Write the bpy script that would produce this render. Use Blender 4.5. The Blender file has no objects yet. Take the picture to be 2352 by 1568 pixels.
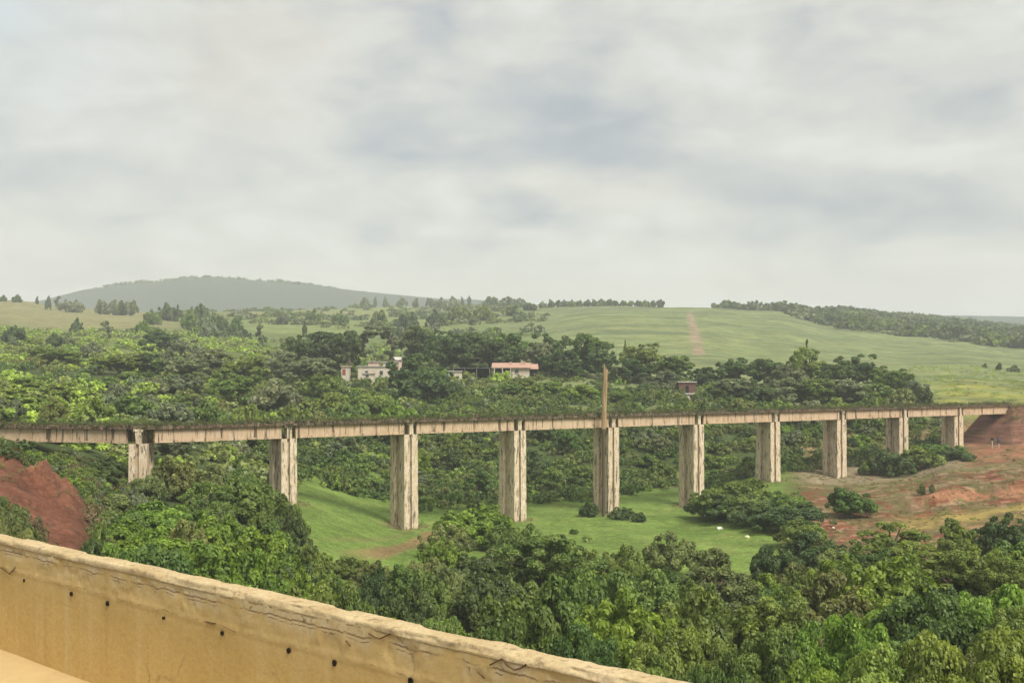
import bpy, bmesh, math, random
import numpy as np
from mathutils import Vector, Matrix

random.seed(7)
rng = np.random.default_rng(11)
sc = bpy.context.scene
COL = sc.collection
R = math.radians

# ------------------------------------------------------------------ frame of reference
# eye at the origin, looking along +Y, Z up, metres.  F, CU, HY describe the lens in the
# photograph's 2352 px wide view; they are used to give every thing its bearing and distance.
F, CU, HY = 2500.0, 1176.0, 863.0
def X_of(u, Y): return (u - CU) * Y / F
def Z_of(y, Y): return -(y - HY) / F * Y
def U_of(X, Y): return CU + F * X / Y
def Y_img(z, Y): return HY - F * z / Y

# ------------------------------------------------------------------ small helpers
def tag(o, label=None, cat=None, group=None, kind=None):
    if label: o['label'] = label
    if cat: o['category'] = cat
    if group: o['group'] = group
    if kind: o['kind'] = kind
    return o

def empty(name, loc=(0, 0, 0), parent=None):
    o = bpy.data.objects.new(name, None)
    COL.objects.link(o); o.location = loc; o.empty_display_size = 0.3
    if parent: o.parent = parent
    return o

def link(name, me, mat=None, parent=None, loc=(0, 0, 0)):
    o = bpy.data.objects.new(name, me)
    COL.objects.link(o); o.location = loc
    if mat and len(me.materials) == 0: me.materials.append(mat)
    if parent: o.parent = parent
    return o

def np_mesh(name, V, Q, smooth=False):
    """mesh from numpy verts and quads/tris of one size"""
    me = bpy.data.meshes.new(name)
    V = np.asarray(V, dtype=np.float32); Q = np.asarray(Q, dtype=np.int32)
    k = Q.shape[1]
    me.vertices.add(len(V)); me.vertices.foreach_set('co', V.ravel())
    me.loops.add(Q.size); me.loops.foreach_set('vertex_index', Q.ravel())
    me.polygons.add(len(Q))
    me.polygons.foreach_set('loop_start', np.arange(0, Q.size, k, dtype=np.int32))
    me.polygons.foreach_set('loop_total', np.full(len(Q), k, dtype=np.int32))
    if smooth: me.polygons.foreach_set('use_smooth', np.ones(len(Q), dtype=bool))
    me.update(calc_edges=True)
    return me

def face_attr(me, name, vals):
    a = me.attributes.new(name, 'FLOAT', 'FACE'); a.data.foreach_set('value', np.asarray(vals, dtype=np.float32))
def face_col(me, name, vals):
    a = me.attributes.new(name, 'FLOAT_COLOR', 'FACE')
    c = np.ones((len(vals), 4), dtype=np.float32); c[:, :3] = vals
    a.data.foreach_set('color', c.ravel())
def vert_col(me, name, vals):
    a = me.attributes.new(name, 'FLOAT_COLOR', 'POINT')
    c = np.ones((len(vals), 4), dtype=np.float32); c[:, :3] = vals
    a.data.foreach_set('color', c.ravel())

def hash2(ix, iy, seed):
    n = (ix.astype(np.int64) * 374761393 + iy.astype(np.int64) * 668265263 + seed * 974711) & 0x7fffffff
    n = ((n ^ (n >> 13)) * 1274126177) & 0x7fffffff
    return ((n ^ (n >> 16)) & 0xffff) / 65535.0
def vnoise(x, y, seed=0):
    x = np.asarray(x, dtype=float); y = np.asarray(y, dtype=float)
    ix = np.floor(x); iy = np.floor(y); fx = x - ix; fy = y - iy
    fx = fx * fx * (3 - 2 * fx); fy = fy * fy * (3 - 2 * fy)
    a = hash2(ix, iy, seed); b = hash2(ix + 1, iy, seed); c = hash2(ix, iy + 1, seed); d = hash2(ix + 1, iy + 1, seed)
    return (a * (1 - fx) + b * fx) * (1 - fy) + (c * (1 - fx) + d * fx) * fy
def fbm(x, y, seed=0, oct=4):
    s = 0; a = 0.5; t = 0
    for k in range(oct):
        s = s + a * vnoise(x * 2 ** k, y * 2 ** k, seed + k * 17); t += a; a *= 0.5
    return s / t
def sstep(a, b, x):
    t = np.clip((x - a) / (b - a), 0, 1); return t * t * (3 - 2 * t)

# ------------------------------------------------------------------ terrain heights
COLS = {
 -700: [(15,-17),(60,-14),(100,-10),(140,-7),(200,-4),(300,4),(450,18),(700,42),(900,58),(1100,66),(1500,60),(4000,20)],
 0:    [(15,-17),(60,-14),(80,-12),(95,-10),(110,-8.7),(140,-8.8),(200,-5),(300,2),(450,13),(600,27),(800,46),(1000,70),(1200,74),(1500,66),(2000,50),(4000,20)],
 150:  [(15,-19),(60,-16.5),(80,-14.5),(95,-12.5),(110,-11),(144,-11),(180,-8.5),(240,-4),(300,1),(450,12),(600,25),(800,43),(1000,64),(1150,70),(1500,62),(2000,50),(4000,20)],
 300:  [(15,-20),(60,-19),(80,-18),(110,-16.5),(144,-14.2),(180,-11),(240,-5.5),(300,0),(450,11),(600,24),(800,41),(1000,60),(1150,66),(1500,60),(2000,60),(4000,20)],
 650:  [(15,-21),(60,-22),(120,-20),(155,-18),(200,-17),(250,-11),(300,-5),(350,0),(450,10),(600,20),(800,40),(1000,58),(1200,73),(1500,74),(2000,70),(4000,20)],
 930:  [(15,-22),(60,-23),(160,-23.3),(200,-21.8),(235,-19.5),(270,-11),(320,-2),(360,0),(450,8),(600,20),(800,38),(1000,57),(1250,80),(1500,84),(2000,80),(4000,20)],
 1180: [(15,-22),(60,-23.5),(150,-23.6),(190,-23.4),(225,-22),(260,-14),(300,-5),(330,-.6),(380,1.5),(450,7),(600,20),(800,41),(1000,62),(1250,81),(1500,82),(2000,70),(4000,20)],
 1400: [(15,-22),(60,-23.5),(190,-23.7),(228,-22.8),(262,-13),(295,-6),(340,-1),(400,4),(500,15),(650,32),(800,47),(1000,64),(1150,72),(1500,62),(2000,50),(4000,20)],
 1600: [(15,-22),(60,-23.5),(205,-24.2),(232,-21.5),(262,-10.5),(290,-5.2),(340,0),(420,7),(520,18),(650,31),(800,46),(1000,64),(1100,68),(1500,56),(2000,45),(4000,20)],
 1770: [(15,-22),(60,-23.5),(150,-24),(185,-22),(211,-20.2),(240,-18.5),(268,-10.5),(295,-6),(350,0),(420,5),(520,14),(650,28),(800,43),(950,57),(1060,63),(1500,56),(2000,45),(4000,20)],
 1930: [(15,-22),(60,-22.5),(150,-22.6),(190,-21.6),(222,-20.6),(245,-18.5),(275,-10),(310,-5),(370,1),(450,6),(550,13),(650,21),(800,34),(950,48),(1100,60),(1300,72),(1600,66),(4000,20)],
 2080: [(15,-22),(60,-22),(150,-21.6),(200,-20.7),(233,-20.4),(255,-18),(282,-8.5),(320,-4),(400,2),(500,7),(650,17),(800,29),(950,40),(1150,55),(1400,72),(1700,66),(4000,20)],
 2200: [(15,-22),(60,-21.5),(150,-20.7),(200,-19),(236,-17.2),(262,-15.5),(285,-7),(320,-4.6),(400,2),(500,8),(650,17),(800,26.5),(950,37),(1150,50),(1400,66),(1700,62),(4000,20)],
 2352: [(15,-22),(60,-21),(150,-19.6),(200,-17.8),(240,-16),(265,-14.5),(284,-7),(320,-5.2),(400,0),(500,5),(650,13),(800,22),(950,31),(1150,44),(1400,58),(1700,56),(4000,20)],
 3000: [(15,-22),(60,-20),(150,-17),(240,-13),(280,-7),(320,-5),(400,0),(500,5),(650,12),(800,20),(950,28),(1150,40),(1400,52),(1700,50),(4000,20)],
}
CU_KEYS = np.array(sorted(COLS)); CU_DATA = [np.array(COLS[k], dtype=float) for k in CU_KEYS]
HILL_U = np.array([-500, 0, 100, 190, 270, 370, 430, 490, 560, 650, 750, 830, 900, 1000, 1100, 1250, 1500, 3500])
HILL_Y = np.array([740, 708, 690, 668, 656, 648, 641, 639, 644, 651, 660, 670, 678, 687, 692, 703, 720, 740])
HILL_D = 2500.0
def h_raw(u, Y):
    out = np.zeros(np.broadcast(u, Y).shape); u, Y = np.broadcast_arrays(u, Y)
    vals = np.stack([np.interp(np.log(np.maximum(Y, 5)), np.log(d[:, 0]), d[:, 1]) if False else np.interp(Y, d[:, 0], d[:, 1]) for d in CU_DATA])
    k = np.clip(np.searchsorted(CU_KEYS, u) - 1, 0, len(CU_KEYS) - 2)
    t = np.clip((u - CU_KEYS[k]) / (CU_KEYS[k + 1] - CU_KEYS[k]), 0, 1)
    t = t * t * (3 - 2 * t)
    a = np.take_along_axis(vals, k[None], 0)[0]; b = np.take_along_axis(vals, (k + 1)[None], 0)[0]
    return a * (1 - t) + b * t
def h_ang(X, Y):
    """ground height at plan position"""
    X = np.asarray(X, dtype=float); Y = np.asarray(Y, dtype=float)
    r = np.hypot(X, Y); th = np.arctan2(X, Y)
    thc = np.clip(th, -0.9, 0.9)
    Ye = np.maximum(r * np.cos(thc), 15.0)
    u = np.clip(CU + F * np.tan(thc), -700, 3000)
    z = (h_raw(u, Ye * 0.965) + h_raw(u, Ye) + h_raw(u, Ye * 1.035)) / 3
    # far rounded hill
    pk = -(np.interp(u, HILL_U, HILL_Y) - HY) / F * HILL_D
    g = np.exp(-((Ye - HILL_D) / np.where(Ye < HILL_D, 420.0, 700.0)) ** 2)
    z = np.where(Ye > 1500, np.maximum(z, z + (pk - z) * g), z)
    # behind the viewer the valley simply goes on
    back = sstep(1.2, 1.8, np.abs(th))
    z = z * (1 - back) + (-21 + 0.02 * r) * back
    # roughness that grows with distance
    amp = np.clip(Ye / 500.0, 0.12, 1.0)
    z = z + (fbm(X / 22.0, Y / 22.0, 3) - .5) * 1.6 * amp * np.where(Ye < 260, .45, 1) + (fbm(X / 90.0, Y / 90.0, 9) - .5) * 5 * np.clip((Ye - 300) / 500, 0, 1)
    # spoil mounds on the raw earth bank at one side
    def bump(cx, cy, sx, sy, a, rot=0):
        dx, dy = X - cx, Y - cy; c, s = math.cos(rot), math.sin(rot)
        p, q = c * dx + s * dy, -s * dx + c * dy
        return a * np.exp(-(p / sx) ** 2 - (q / sy) ** 2)
    jag = 1 + .9 * (fbm(X / 1.1, Y / 1.1, 101) - .5)
    z = z + jag * (bump(X_of(126, 105), 105, 1.9, 1.3, 2.0, .2) + bump(X_of(88, 104), 104, 2.2, 1.0, 1.5, -.25) + bump(X_of(150, 101), 101, .9, 2.0, 1.3)) + bump(X_of(10, 116), 116, 4, 3, 1.6)
    bank = (u < 215) * (Ye > 60) * (Ye < 118); z = z + bank * ((fbm(X / 1.6, Y / 1.6, 103) - .5) * .55 - .35 * sstep(.6, .68, fbm(X / .9, Y / 5.0, 105)))
    # low eroded scarp across the bare red ground
    sx = sstep(1960, 2120, u) * (Ye > 120) * (Ye < 230)
    z = z + sx * (sstep(178, 181.5, Ye + 6 * (fbm(X / 9, Y / 9, 31) - .5) * 2) - .5) * 1.5 + sx * (fbm(X / 3.0, Y / 3.0, 37) - .5) * .7
    return z
def gz(X, Y): return float(h_ang(np.array([X]), np.array([Y]))[0])

# ------------------------------------------------------------------ node helpers
def new_mat(name):
    m = bpy.data.materials.new(name); m.use_nodes = True
    nt = m.node_tree; nt.nodes.clear()
    return m, nt
class N:
    def __init__(s, nt): s.nt = nt
    def __call__(s, typ, ins=None, **kw):
        n = s.nt.nodes.new(typ)
        for k, v in kw.items(): setattr(n, k, v)
        for k, v in (ins or {}).items():
            if hasattr(v, 'is_output') or isinstance(v, bpy.types.NodeSocket): s.nt.links.new(v, n.inputs[k])
            else: n.inputs[k].default_value = v
        return n
    def math(s, op, a, b=0.0, c=0.0, clamp=False):
        n = s.nt.nodes.new('ShaderNodeMath'); n.operation = op; n.use_clamp = clamp
        for i, v in enumerate((a, b, c)):
            if isinstance(v, bpy.types.NodeSocket): s.nt.links.new(v, n.inputs[i])
            else: n.inputs[i].default_value = v
        return n.outputs[0]
    def mix(s, f, a, b, mode='MIX'):
        n = s.nt.nodes.new('ShaderNodeMix'); n.data_type = 'RGBA'; n.blend_type = mode
        for i, v in ((0, f), (6, a), (7, b)):
            if isinstance(v, bpy.types.NodeSocket): s.nt.links.new(v, n.inputs[i])
            else: n.inputs[i].default_value = (*v, 1) if isinstance(v, tuple) and len(v) == 3 else v
        return n.outputs[2]
    def ramp(s, f, stops, interp='LINEAR'):
        n = s.nt.nodes.new('ShaderNodeValToRGB'); n.color_ramp.interpolation = interp
        el = n.color_ramp.elements
        while len(el) < len(stops): el.new(0.5)
        for e, (p, c) in zip(el, stops):
            e.position = p; e.color = (c, c, c, 1) if isinstance(c, (int, float)) else (*c, 1)
        s.nt.links.new(f, n.inputs[0]); return n.outputs[0]
    def noise(s, vec, scale, detail=4, rough=.55, dist=0.0):
        n = s('ShaderNodeTexNoise', {'Scale': scale, 'Detail': detail, 'Roughness': rough, 'Distortion': dist})
        s.nt.links.new(vec, n.inputs['Vector']); return n.outputs[0]
    def mapping(s, vec, scale=(1, 1, 1), loc=(0, 0, 0), rot=(0, 0, 0), vt='POINT'):
        n = s('ShaderNodeMapping', {'Location': loc, 'Rotation': rot, 'Scale': scale}); n.vector_type = vt
        s.nt.links.new(vec, n.inputs['Vector']); return n.outputs[0]
    def out(s, sh): 
        o = s('ShaderNodeOutputMaterial'); s.nt.links.new(sh, o.inputs['Surface']); return o

def foliage_mat(name, source):
    m, nt = new_mat(name); n = N(nt)
    if source == 'object': base = n('ShaderNodeObjectInfo').outputs['Color']
    else: base = n('ShaderNodeAttribute', attribute_name='leafcol').outputs['Color']
    tint = n('ShaderNodeAttribute', attribute_name='tint').outputs['Fac']
    v = n.math('MULTIPLY_ADD', tint, 1.3, 0.42)
    hsv = n('ShaderNodeHueSaturation', {'Hue': n.math('MULTIPLY_ADD', tint, -0.035, 0.515), 'Saturation': 1.0, 'Value': v, 'Color': base})
    c = hsv.outputs[0]
    p = n('ShaderNodeBsdfPrincipled', {'Base Color': c, 'Roughness': 0.55, 'Specular IOR Level': 0.35})
    tc = n.mix(1.0, c, (1.25, 1.3, .55), 'MULTIPLY')
    t = n('ShaderNodeBsdfTranslucent', {'Color': tc})
    ms = n('ShaderNodeMixShader', {0: 0.36, 1: p.outputs[0], 2: t.outputs[0]})
    n.out(ms.outputs[0]); return m
M_LEAF = foliage_mat('leaves', 'object')
M_LEAFS = foliage_mat('mixed_leaves', 'attr')

def simple_mat(name, col, rough=.85, var=.25, scale=3.0, bump=.2, spec=.25):
    m, nt = new_mat(name); n = N(nt)
    co = n('ShaderNodeTexCoord').outputs['Object']
    a = n.noise(co, scale, 6, .6); b = n.noise(co, scale * 9, 4, .6)
    f = n.math('ADD', n.math('MULTIPLY', a, .7), n.math('MULTIPLY', b, .3))
    lo = tuple(x * (1 - var) for x in col); hi = tuple(min(1, x * (1 + var)) for x in col)
    c = n.ramp(f, [(.3, lo), (.7, hi)])
    bp = n('ShaderNodeBump', {'Strength': bump, 'Distance': .05, 'Height': f})
    p = n('ShaderNodeBsdfPrincipled', {'Base Color': c, 'Roughness': rough, 'Specular IOR Level': spec, 'Normal': bp.outputs[0]})
    n.out(p.outputs[0]); return m
M_BARK = simple_mat('bark', (.13, .10, .07), .9, .4, 4)

def concrete_mat(name, base, streak, streak_lo, streak_hi, blotch=(.10, .08, .05), pale=(.62, .58, .48), rust=(.38, .17, .07), dark_amt=.8, rust_amt=.35, sx=1.6, sz=.10, mod=.25):
    """weathered concrete with rain streaks running down it"""
    m, nt = new_mat(name); n = N(nt)
    tc = n('ShaderNodeTexCoord'); co = tc.outputs['Object']
    rnd = n('ShaderNodeObjectInfo').outputs['Random']
    off = n('ShaderNodeCombineXYZ', {0: n.math('MULTIPLY', rnd, 53.0), 1: n.math('MULTIPLY', rnd, 31.0), 2: 0.0}).outputs[0]
    cv = n('ShaderNodeVectorMath', {0: co, 1: off}, operation='ADD').outputs[0]
    st = n.noise(n.mapping(cv, (sx, sx, sz)), 2.2, 7, .65, .25)
    st2 = n.noise(n.mapping(cv, (sx * 2.3, sx * 2.3, sz * 2.2)), 2.6, 6, .6, .4)
    bl = n.noise(cv, .9, 7, .65); fine = n.noise(cv, 9, 5, .6)
    c = n.mix(n.ramp(bl, [(.35, 0.0), (.68, 1.0)]), base, pale)
    c = n.mix(n.math('MULTIPLY', rnd, .2), c, rust)
    c = n.mix(n.math('MULTIPLY', n.ramp(st2, [(.5, 0.0), (.68, 1.0)]), rust_amt), c, rust)
    c = n.mix(n.math('MULTIPLY', n.ramp(st, [(streak_lo, 0.0), (streak_hi, 1.0)]), dark_amt), c, streak)
    sp = n.math('MULTIPLY', n.ramp(st2, [(.56, 0.0), (.62, 1.0)]), n.ramp(bl, [(.42, 0.0), (.58, 1.0)]))
    c = n.mix(n.math('MULTIPLY', sp, dark_amt), c, blotch)
    c = n.mix(mod, c, n.ramp(fine, [(.3, .25), (.7, 1.0)]), 'MULTIPLY')
    bp = n('ShaderNodeBump', {'Strength': .5, 'Distance': .08, 'Height': n.math('ADD', fine, bl)})
    p = n('ShaderNodeBsdfPrincipled', {'Base Color': c, 'Roughness': .92, 'Specular IOR Level': .2, 'Normal': bp.outputs[0]})
    n.out(p.outputs[0]); return m
M_PIER = concrete_mat('stained_pier_concrete', (.60, .49, .33), (.07, .055, .035), .55, .60, pale=(.82, .73, .57), rust=(.54, .35, .19), rust_amt=.5, dark_amt=.8, sx=1.35, sz=.2, mod=.3)
M_GIRD = concrete_mat('girder_concrete', (.52, .385, .25), (.06, .045, .028), .56, .60, pale=(.62, .49, .35), dark_amt=.85, rust=(.45,.27,.14), rust_amt=.4, sx=.8, sz=.05, mod=.15)
M_SLAB = concrete_mat('mossy_slab_concrete', (.10, .085, .06), (.025, .027, .017), .44, .55, pale=(.34, .27, .18), dark_amt=.9)

# ------------------------------------------------------------------ world: overcast sky
def build_world():
    w = bpy.data.worlds.new('World'); sc.world = w; w.use_nodes = True
    nt = w.node_tree; nt.nodes.clear(); n = N(nt)
    co = n('ShaderNodeTexCoord').outputs['Generated']
    sep = n('ShaderNodeSeparateXYZ', {0: co})
    x, y, z = sep.outputs
    az = n.math('ARCTAN2', x, y)
    el = n.math('ARCSINE', z)
    v0 = n('ShaderNodeCombineXYZ', {0: az, 1: el, 2: 0.0}).outputs[0]
    # soft warp so cloud edges are ragged
    wn = n('ShaderNodeTexNoise', {'Scale': 9.0, 'Detail': 5.0, 'Roughness': .55}); nt.links.new(n.mapping(v0, (.7, 1.6, 1)), wn.inputs['Vector'])
    wv = n('ShaderNodeVectorMath', {0: wn.outputs['Color'], 1: (.5, .5, .5)}, operation='SUBTRACT').outputs[0]
    wv = n('ShaderNodeVectorMath', {0: wv, 1: (.22, .11, 0.0)}, operation='MULTIPLY').outputs[0]
    v = n('ShaderNodeVectorMath', {0: v0, 1: wv}, operation='ADD').outputs[0]
    def blob(u, yy, wu, wy, rot=0.0):
        a0 = math.atan((u - CU) / F); e0 = math.atan((HY - yy) / F * math.cos(a0))
        mp = n.mapping(v, (wu / F, wy / F, 1), (a0, e0, 0), (0, 0, R(rot)), 'TEXTURE')
        g = n('ShaderNodeTexGradient', gradient_type='QUADRATIC_SPHERE'); nt.links.new(mp, g.inputs[0])
        return g.outputs['Fac']
    darks = [(960, 320, 420, 130, -10, .9), (1330, 290, 480, 150, -12, 1.0), (1040, 60, 260, 150, 0, .85), (1300, 110, 260, 110, 0, .5), (1210, 500, 230, 80, 0, .9),
             (1900, 440, 480, 120, -8, .8), (2120, 490, 330, 110, -10, .7), (2180, 220, 340, 150, 0, .55), (2080,250,300,160,0,.4), (1740, 530, 260, 80, 0, .45), (850, 190, 190, 90, 0, .5),
             (540, 110, 220, 110, -30, .5), (220, 380, 420, 120, 0, .35), (850, 540, 180, 60, 0, .45), (40, 330, 240, 110, 0, .4), (350, 490, 300, 80, 0, .3), (1870, 60, 190, 150, 0, .4), (1490, 520, 120, 60, 0, .35), (1430,350,300,110,-5,.5),
             (3100, 300, 700, 300, 10, .8), (-700, 300, 700, 250, 0, .7), (1000, -500, 900, 350, 0, .8), (2400, -700, 800, 400, 0, .6)]
    s = None
    for (u, yy, wu, wy, rot, k) in darks:
        b = n.math('MULTIPLY', blob(u, yy, wu, wy, rot), k)
        s = b if s is None else n.math('ADD', s, b)
    warms = [(560, 150, 320, 170, -35, 1.0), (1400, 420, 500, 100, 0, .5), (650, 60, 300, 120, -20, .6), (1200, 690, 2600, 150, 0, .9)]
    wm = None
    for (u, yy, wu, wy, rot, k) in warms:
        b = n.math('MULTIPLY', blob(u, yy, wu, wy, rot), k)
        wm = b if wm is None else n.math('ADD', wm, b)
    fb = n.noise(n.mapping(v0, (1.0, 2.6, 1)), 7.0, 8, .55, .6)
    fb2 = n.noise(n.mapping(v0, (1.0, 2.0, 1), (3, 1, 2)), 16.0, 7, .55, .3)
    d = n.math('MULTIPLY_ADD', n.math('SUBTRACT', fb, .5), 1.5, s)
    d = n.math('MULTIPLY_ADD', n.math('SUBTRACT', fb2, .5), .9, d)
    K = 3.1
    def kk(c): return tuple(K * x for x in c)
    c = n.ramp(n.math('MULTIPLY_ADD', d, .86, .17), [(0.0, kk((.74, .735, .67))), (.22, kk((.655, .645, .575))), (.52, kk((.525, .535, .515))), (1.0, kk((.385, .41, .435)))])
    c = n.mix(n.math('MULTIPLY', wm, .75, clamp=True), c, kk((.74, .67, .55)))
    # thin veil low over the horizon at one side, cool corner high up
    c = n.mix(n.math('MULTIPLY', blob(-60, -20, 420, 420), .8), c, kk((.63, .69, .71)))
    sky = n('ShaderNodeTexSky'); sky.sky_type = 'NISHITA'; sky.sun_disc = False
    sky.sun_elevation = R(50); sky.sun_rotation = math.atan2(.62, -.78); sky.dust_density = 3.0
    c = n.mix(.93, sky.outputs[0], c)
    bg = n('ShaderNodeBackground', {'Color': c, 'Strength': .1})
    o = n('ShaderNodeOutputWorld'); nt.links.new(bg.outputs[0], o.inputs['Surface'])
build_world()
sun = bpy.data.lights.new('sun', 'SUN'); sun.energy = 1.5; sun.angle = R(26); sun.color = (1, .95, .86)
so = bpy.data.objects.new('sun', sun); COL.objects.link(so)
so.rotation_euler = Vector((.62 * math.cos(R(50)), -.78 * math.cos(R(50)), math.sin(R(50)))).to_track_quat('Z', 'Y').to_euler()
so.location = (30, -40, 60)

cam = bpy.data.cameras.new('camera'); co = bpy.data.objects.new('camera', cam); COL.objects.link(co)
cam.sensor_width = 36; cam.lens = 36 * F / 2352; cam.shift_y = (HY - 784) / 2352
cam.clip_start = .1; cam.clip_end = 12000
co.rotation_euler = (R(90), 0, 0); sc.camera = co
sc.view_settings.view_transform = 'Standard'; sc.view_settings.look = 'None'
sc.view_settings.exposure = 1.75; sc.view_settings.gamma = 1
sc.cycles.use_denoising = True
sc.cycles.max_bounces = 6; sc.cycles.diffuse_bounces = 3; sc.cycles.transmission_bounces = 3; sc.cycles.volume_bounces = 1
sc.cycles.use_adaptive_sampling = True; sc.cycles.adaptive_threshold = .02

NODES_XY = [(X_of(u, 144 * (1 + .078 * i)), 144 * (1 + .078 * i)) for i, u in enumerate((325, 650, 928, 1177, 1392, 1588, 1764, 1917, 2060, 2187))]
# ------------------------------------------------------------------ ground sheet
def ground_colour(X, Y, Z):
    r = np.hypot(X, Y); th = np.arctan2(X, Y); thc = np.clip(th, -.9, .9)
    Ye = np.maximum(r * np.cos(thc), 5); u = CU + F * np.tan(thc); y = HY - F * Z / Ye
    n1 = fbm(X / 14, Y / 14, 41); n2 = fbm(X / 4.0, Y / 4.0, 43); n3 = fbm(X / 60, Y / 60, 47)
    nb = fbm(X / 70, Y / 16, 53); ns = fbm(X / 30, Y / 7, 59)
    def C(*c): return np.array(c, dtype=float)
    col = np.empty(X.shape + (3,)); col[:] = C(.055, .075, .025)
    def put(mask, c):
        nonlocal col
        m = np.clip(mask, 0, 1)[..., None]; col = col * (1 - m) + C(*c) * m
    far = sstep(330, 460, Ye)
    put(far, (.10, .135, .045))
    # meadows across the far slope: pale green with darker and drier bands following the contour
    mead = sstep(1050, 1300, u + 60 * (n3 - .5)) * sstep(255, 300, Ye)
    put(mead, (.165, .200, .080))
    put(mead * sstep(.50, .62, nb) * .75, (.10, .13, .06))
    put(mead * sstep(.52, .68, ns) * .7, (.21, .22, .095))
    put(mead * sstep(.58, .66, fbm(X / 50, Y / 5.0, 97)) * .6, (.09, .115, .058))
    put(mead * sstep(.60, .7, fbm(X / 8, Y / 8, 98)) * .35, (.11, .13, .06))
    put(mead * sstep(690, 850, Ye) * sstep(.45, .6, nb) * .6, (.10, .12, .055))
    put(mead * sstep(2090, 2200, u) * (1 - sstep(310, 400, Ye)) * (.4 + .6 * sstep(.4, .6, n1)), (.24, .235, .055))
    lef = (1 - sstep(1000, 1200, u)) * sstep(300, 420, Ye)
    put(lef * sstep(.45, .62, n3) * .8, (.15, .175, .055))
    put(lef * sstep(560, 680, Ye) * (1 - sstep(330, 480, u)) * .9, (.20, .185, .085))
    put(lef * sstep(560, 700, Ye) * sstep(480, 620, u) * (.5 + .5 * sstep(.4, .6, nb)), (.165, .20, .07))
    put(lef * sstep(830, 1000, Ye) * sstep(.55, .65, ns) * sstep(400, 550, u) * .6, (.26, .17, .08))
    put(sstep(1500, 1900, Ye), (.055, .075, .05))
    # eroded gully up the far meadow
    gu = np.interp(Ye, [420, 520, 620, 800, 900], [1607, 1600, 1592, 1583, 1590])
    gw = np.interp(Ye, [420, 560, 800, 900], [14, 12, 6, 9])
    put((1 - sstep(.5, 1.4, np.abs(u - gu + 14 * (n2 - .5)) / gw)) * (Ye > 430) * (Ye < 850) * (.25 + .75 * sstep(.38, .55, n2)), (.27, .20, .14))
    # close-cropped lawn on the valley floor
    lawn = sstep(95, 120, Ye) * (1 - sstep(226, 240, Ye)) * sstep(600, 680, u) * (1 - sstep(1790, 1900, u))
    put(lawn, (.134, .198, .043))
    put(lawn * sstep(.45, .7, n1) * .6, (.10, .165, .03))
    put(lawn * sstep(.55, .75, n2) * .45, (.18, .20, .06))
    put(lawn * sstep(.58, .66, fbm(X / 1.5, Y / 1.5, 107)) * .35, (.085, .125, .03))
    for nd_ in NODES_XY: put(np.exp(-(((X - nd_[0]) / 3.4) ** 2 + ((Y - nd_[1]) / 3.2) ** 2) ** 2) * (.45 + .5 * sstep(.4, .6, n2)), (.19, .135, .075))
    # worn track beside the third pier
    tx = X - (X_of(985, 158) + (Y - 158) * .28)
    put(lawn * (1 - sstep(.8, 2.6, np.abs(tx + 2 * (n2 - .5)))) * (1 - sstep(168, 178, Ye)) * sstep(126, 140, Ye) * .85, (.22, .14, .07))
    put(lawn * (1 - sstep(.3, 1.0, np.abs(tx + 4.5))) * (1 - sstep(160, 168, Ye)) * sstep(130, 140, Ye) * .5, (.17, .14, .06))
    put(lawn * np.exp(-((X - X_of(1525, 226)) / 5) ** 2 - ((Y - 226) / 4) ** 2), (.28, .23, .12))
    # bare red earth at the far abutment side
    red = sstep(1780, 1870, u + 40 * (n1 - .5)) * sstep(112, 130, Ye) * (1 - sstep(268, 276, Ye))
    put(red, (.145, .105, .05))
    put(red * sstep(.43, .56, n2) * .85, (.135, .13, .05))
    band = sstep(136, 146, Ye + 14 * (n1 - .5)) * (1 - sstep(196, 206, Ye + 10 * (n1 - .5)))
    put(red * band * sstep(.42, .56, n2), (.165, .062, .034))
    put(red * sstep(.50, .60, fbm(X / 2.2, Y / 1.6, 91)) * .85, (.12, .115, .045))
    put(red * sstep(.60, .68, fbm(X / 3.0, Y / 1.2, 93)) * .7, (.30, .20, .12))
    put(red * sstep(2100, 2150, u) * (np.abs(Ye - 179.5 + 6 * (n1 - .5)) < 2.6) * .9, (.30, .145, .08))
    put(red * sstep(150, 158, Ye) * (1 - sstep(162, 172, Ye)) * sstep(2000, 2100, u) * (.3 + .7 * sstep(.4, .55, n2)), (.25, .19, .06))
    put(red * sstep(208, 214, Ye) * (1 - sstep(236, 244, Ye)) * (1 - sstep(2150, 2260, u)) * .9, (.22, .18, .11))
    put(red * sstep(206, 216, Ye) * sstep(2200, 2240, u) * (.5 + .5 * sstep(.4, .55, n2)), (.25, .12, .065))
    # raw red bank on the near side
    rb = (1 - sstep(172, 215, u + 50 * (n1 - .5))) * (1 - sstep(108, 122, Ye + 14 * (n1 - .5))) * sstep(40, 55, Ye) * (1 - sstep(106, 107.5, Ye) * sstep(45, 65, u)) 
    put(rb, (.135, .056, .033))
    put(rb * sstep(.5, .65, n2) * .5, (.18, .08, .05))
    put(rb * np.exp(-((Ye - 104.5) / 1.0) ** 2) * sstep(45, 70, u) * .8, (.24, .11, .065))
    put(rb * sstep(.62, .7, n1) * .8, (.10, .09, .04))
    put(rb * sstep(.56, .68, fbm(X / 1.1, Y / 1.1, 95)) * .6, (.09, .045, .03))
    # light field seen by the bridge slope
    f = (.82 + .36 * n2)[..., None]
    return col * f
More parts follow.
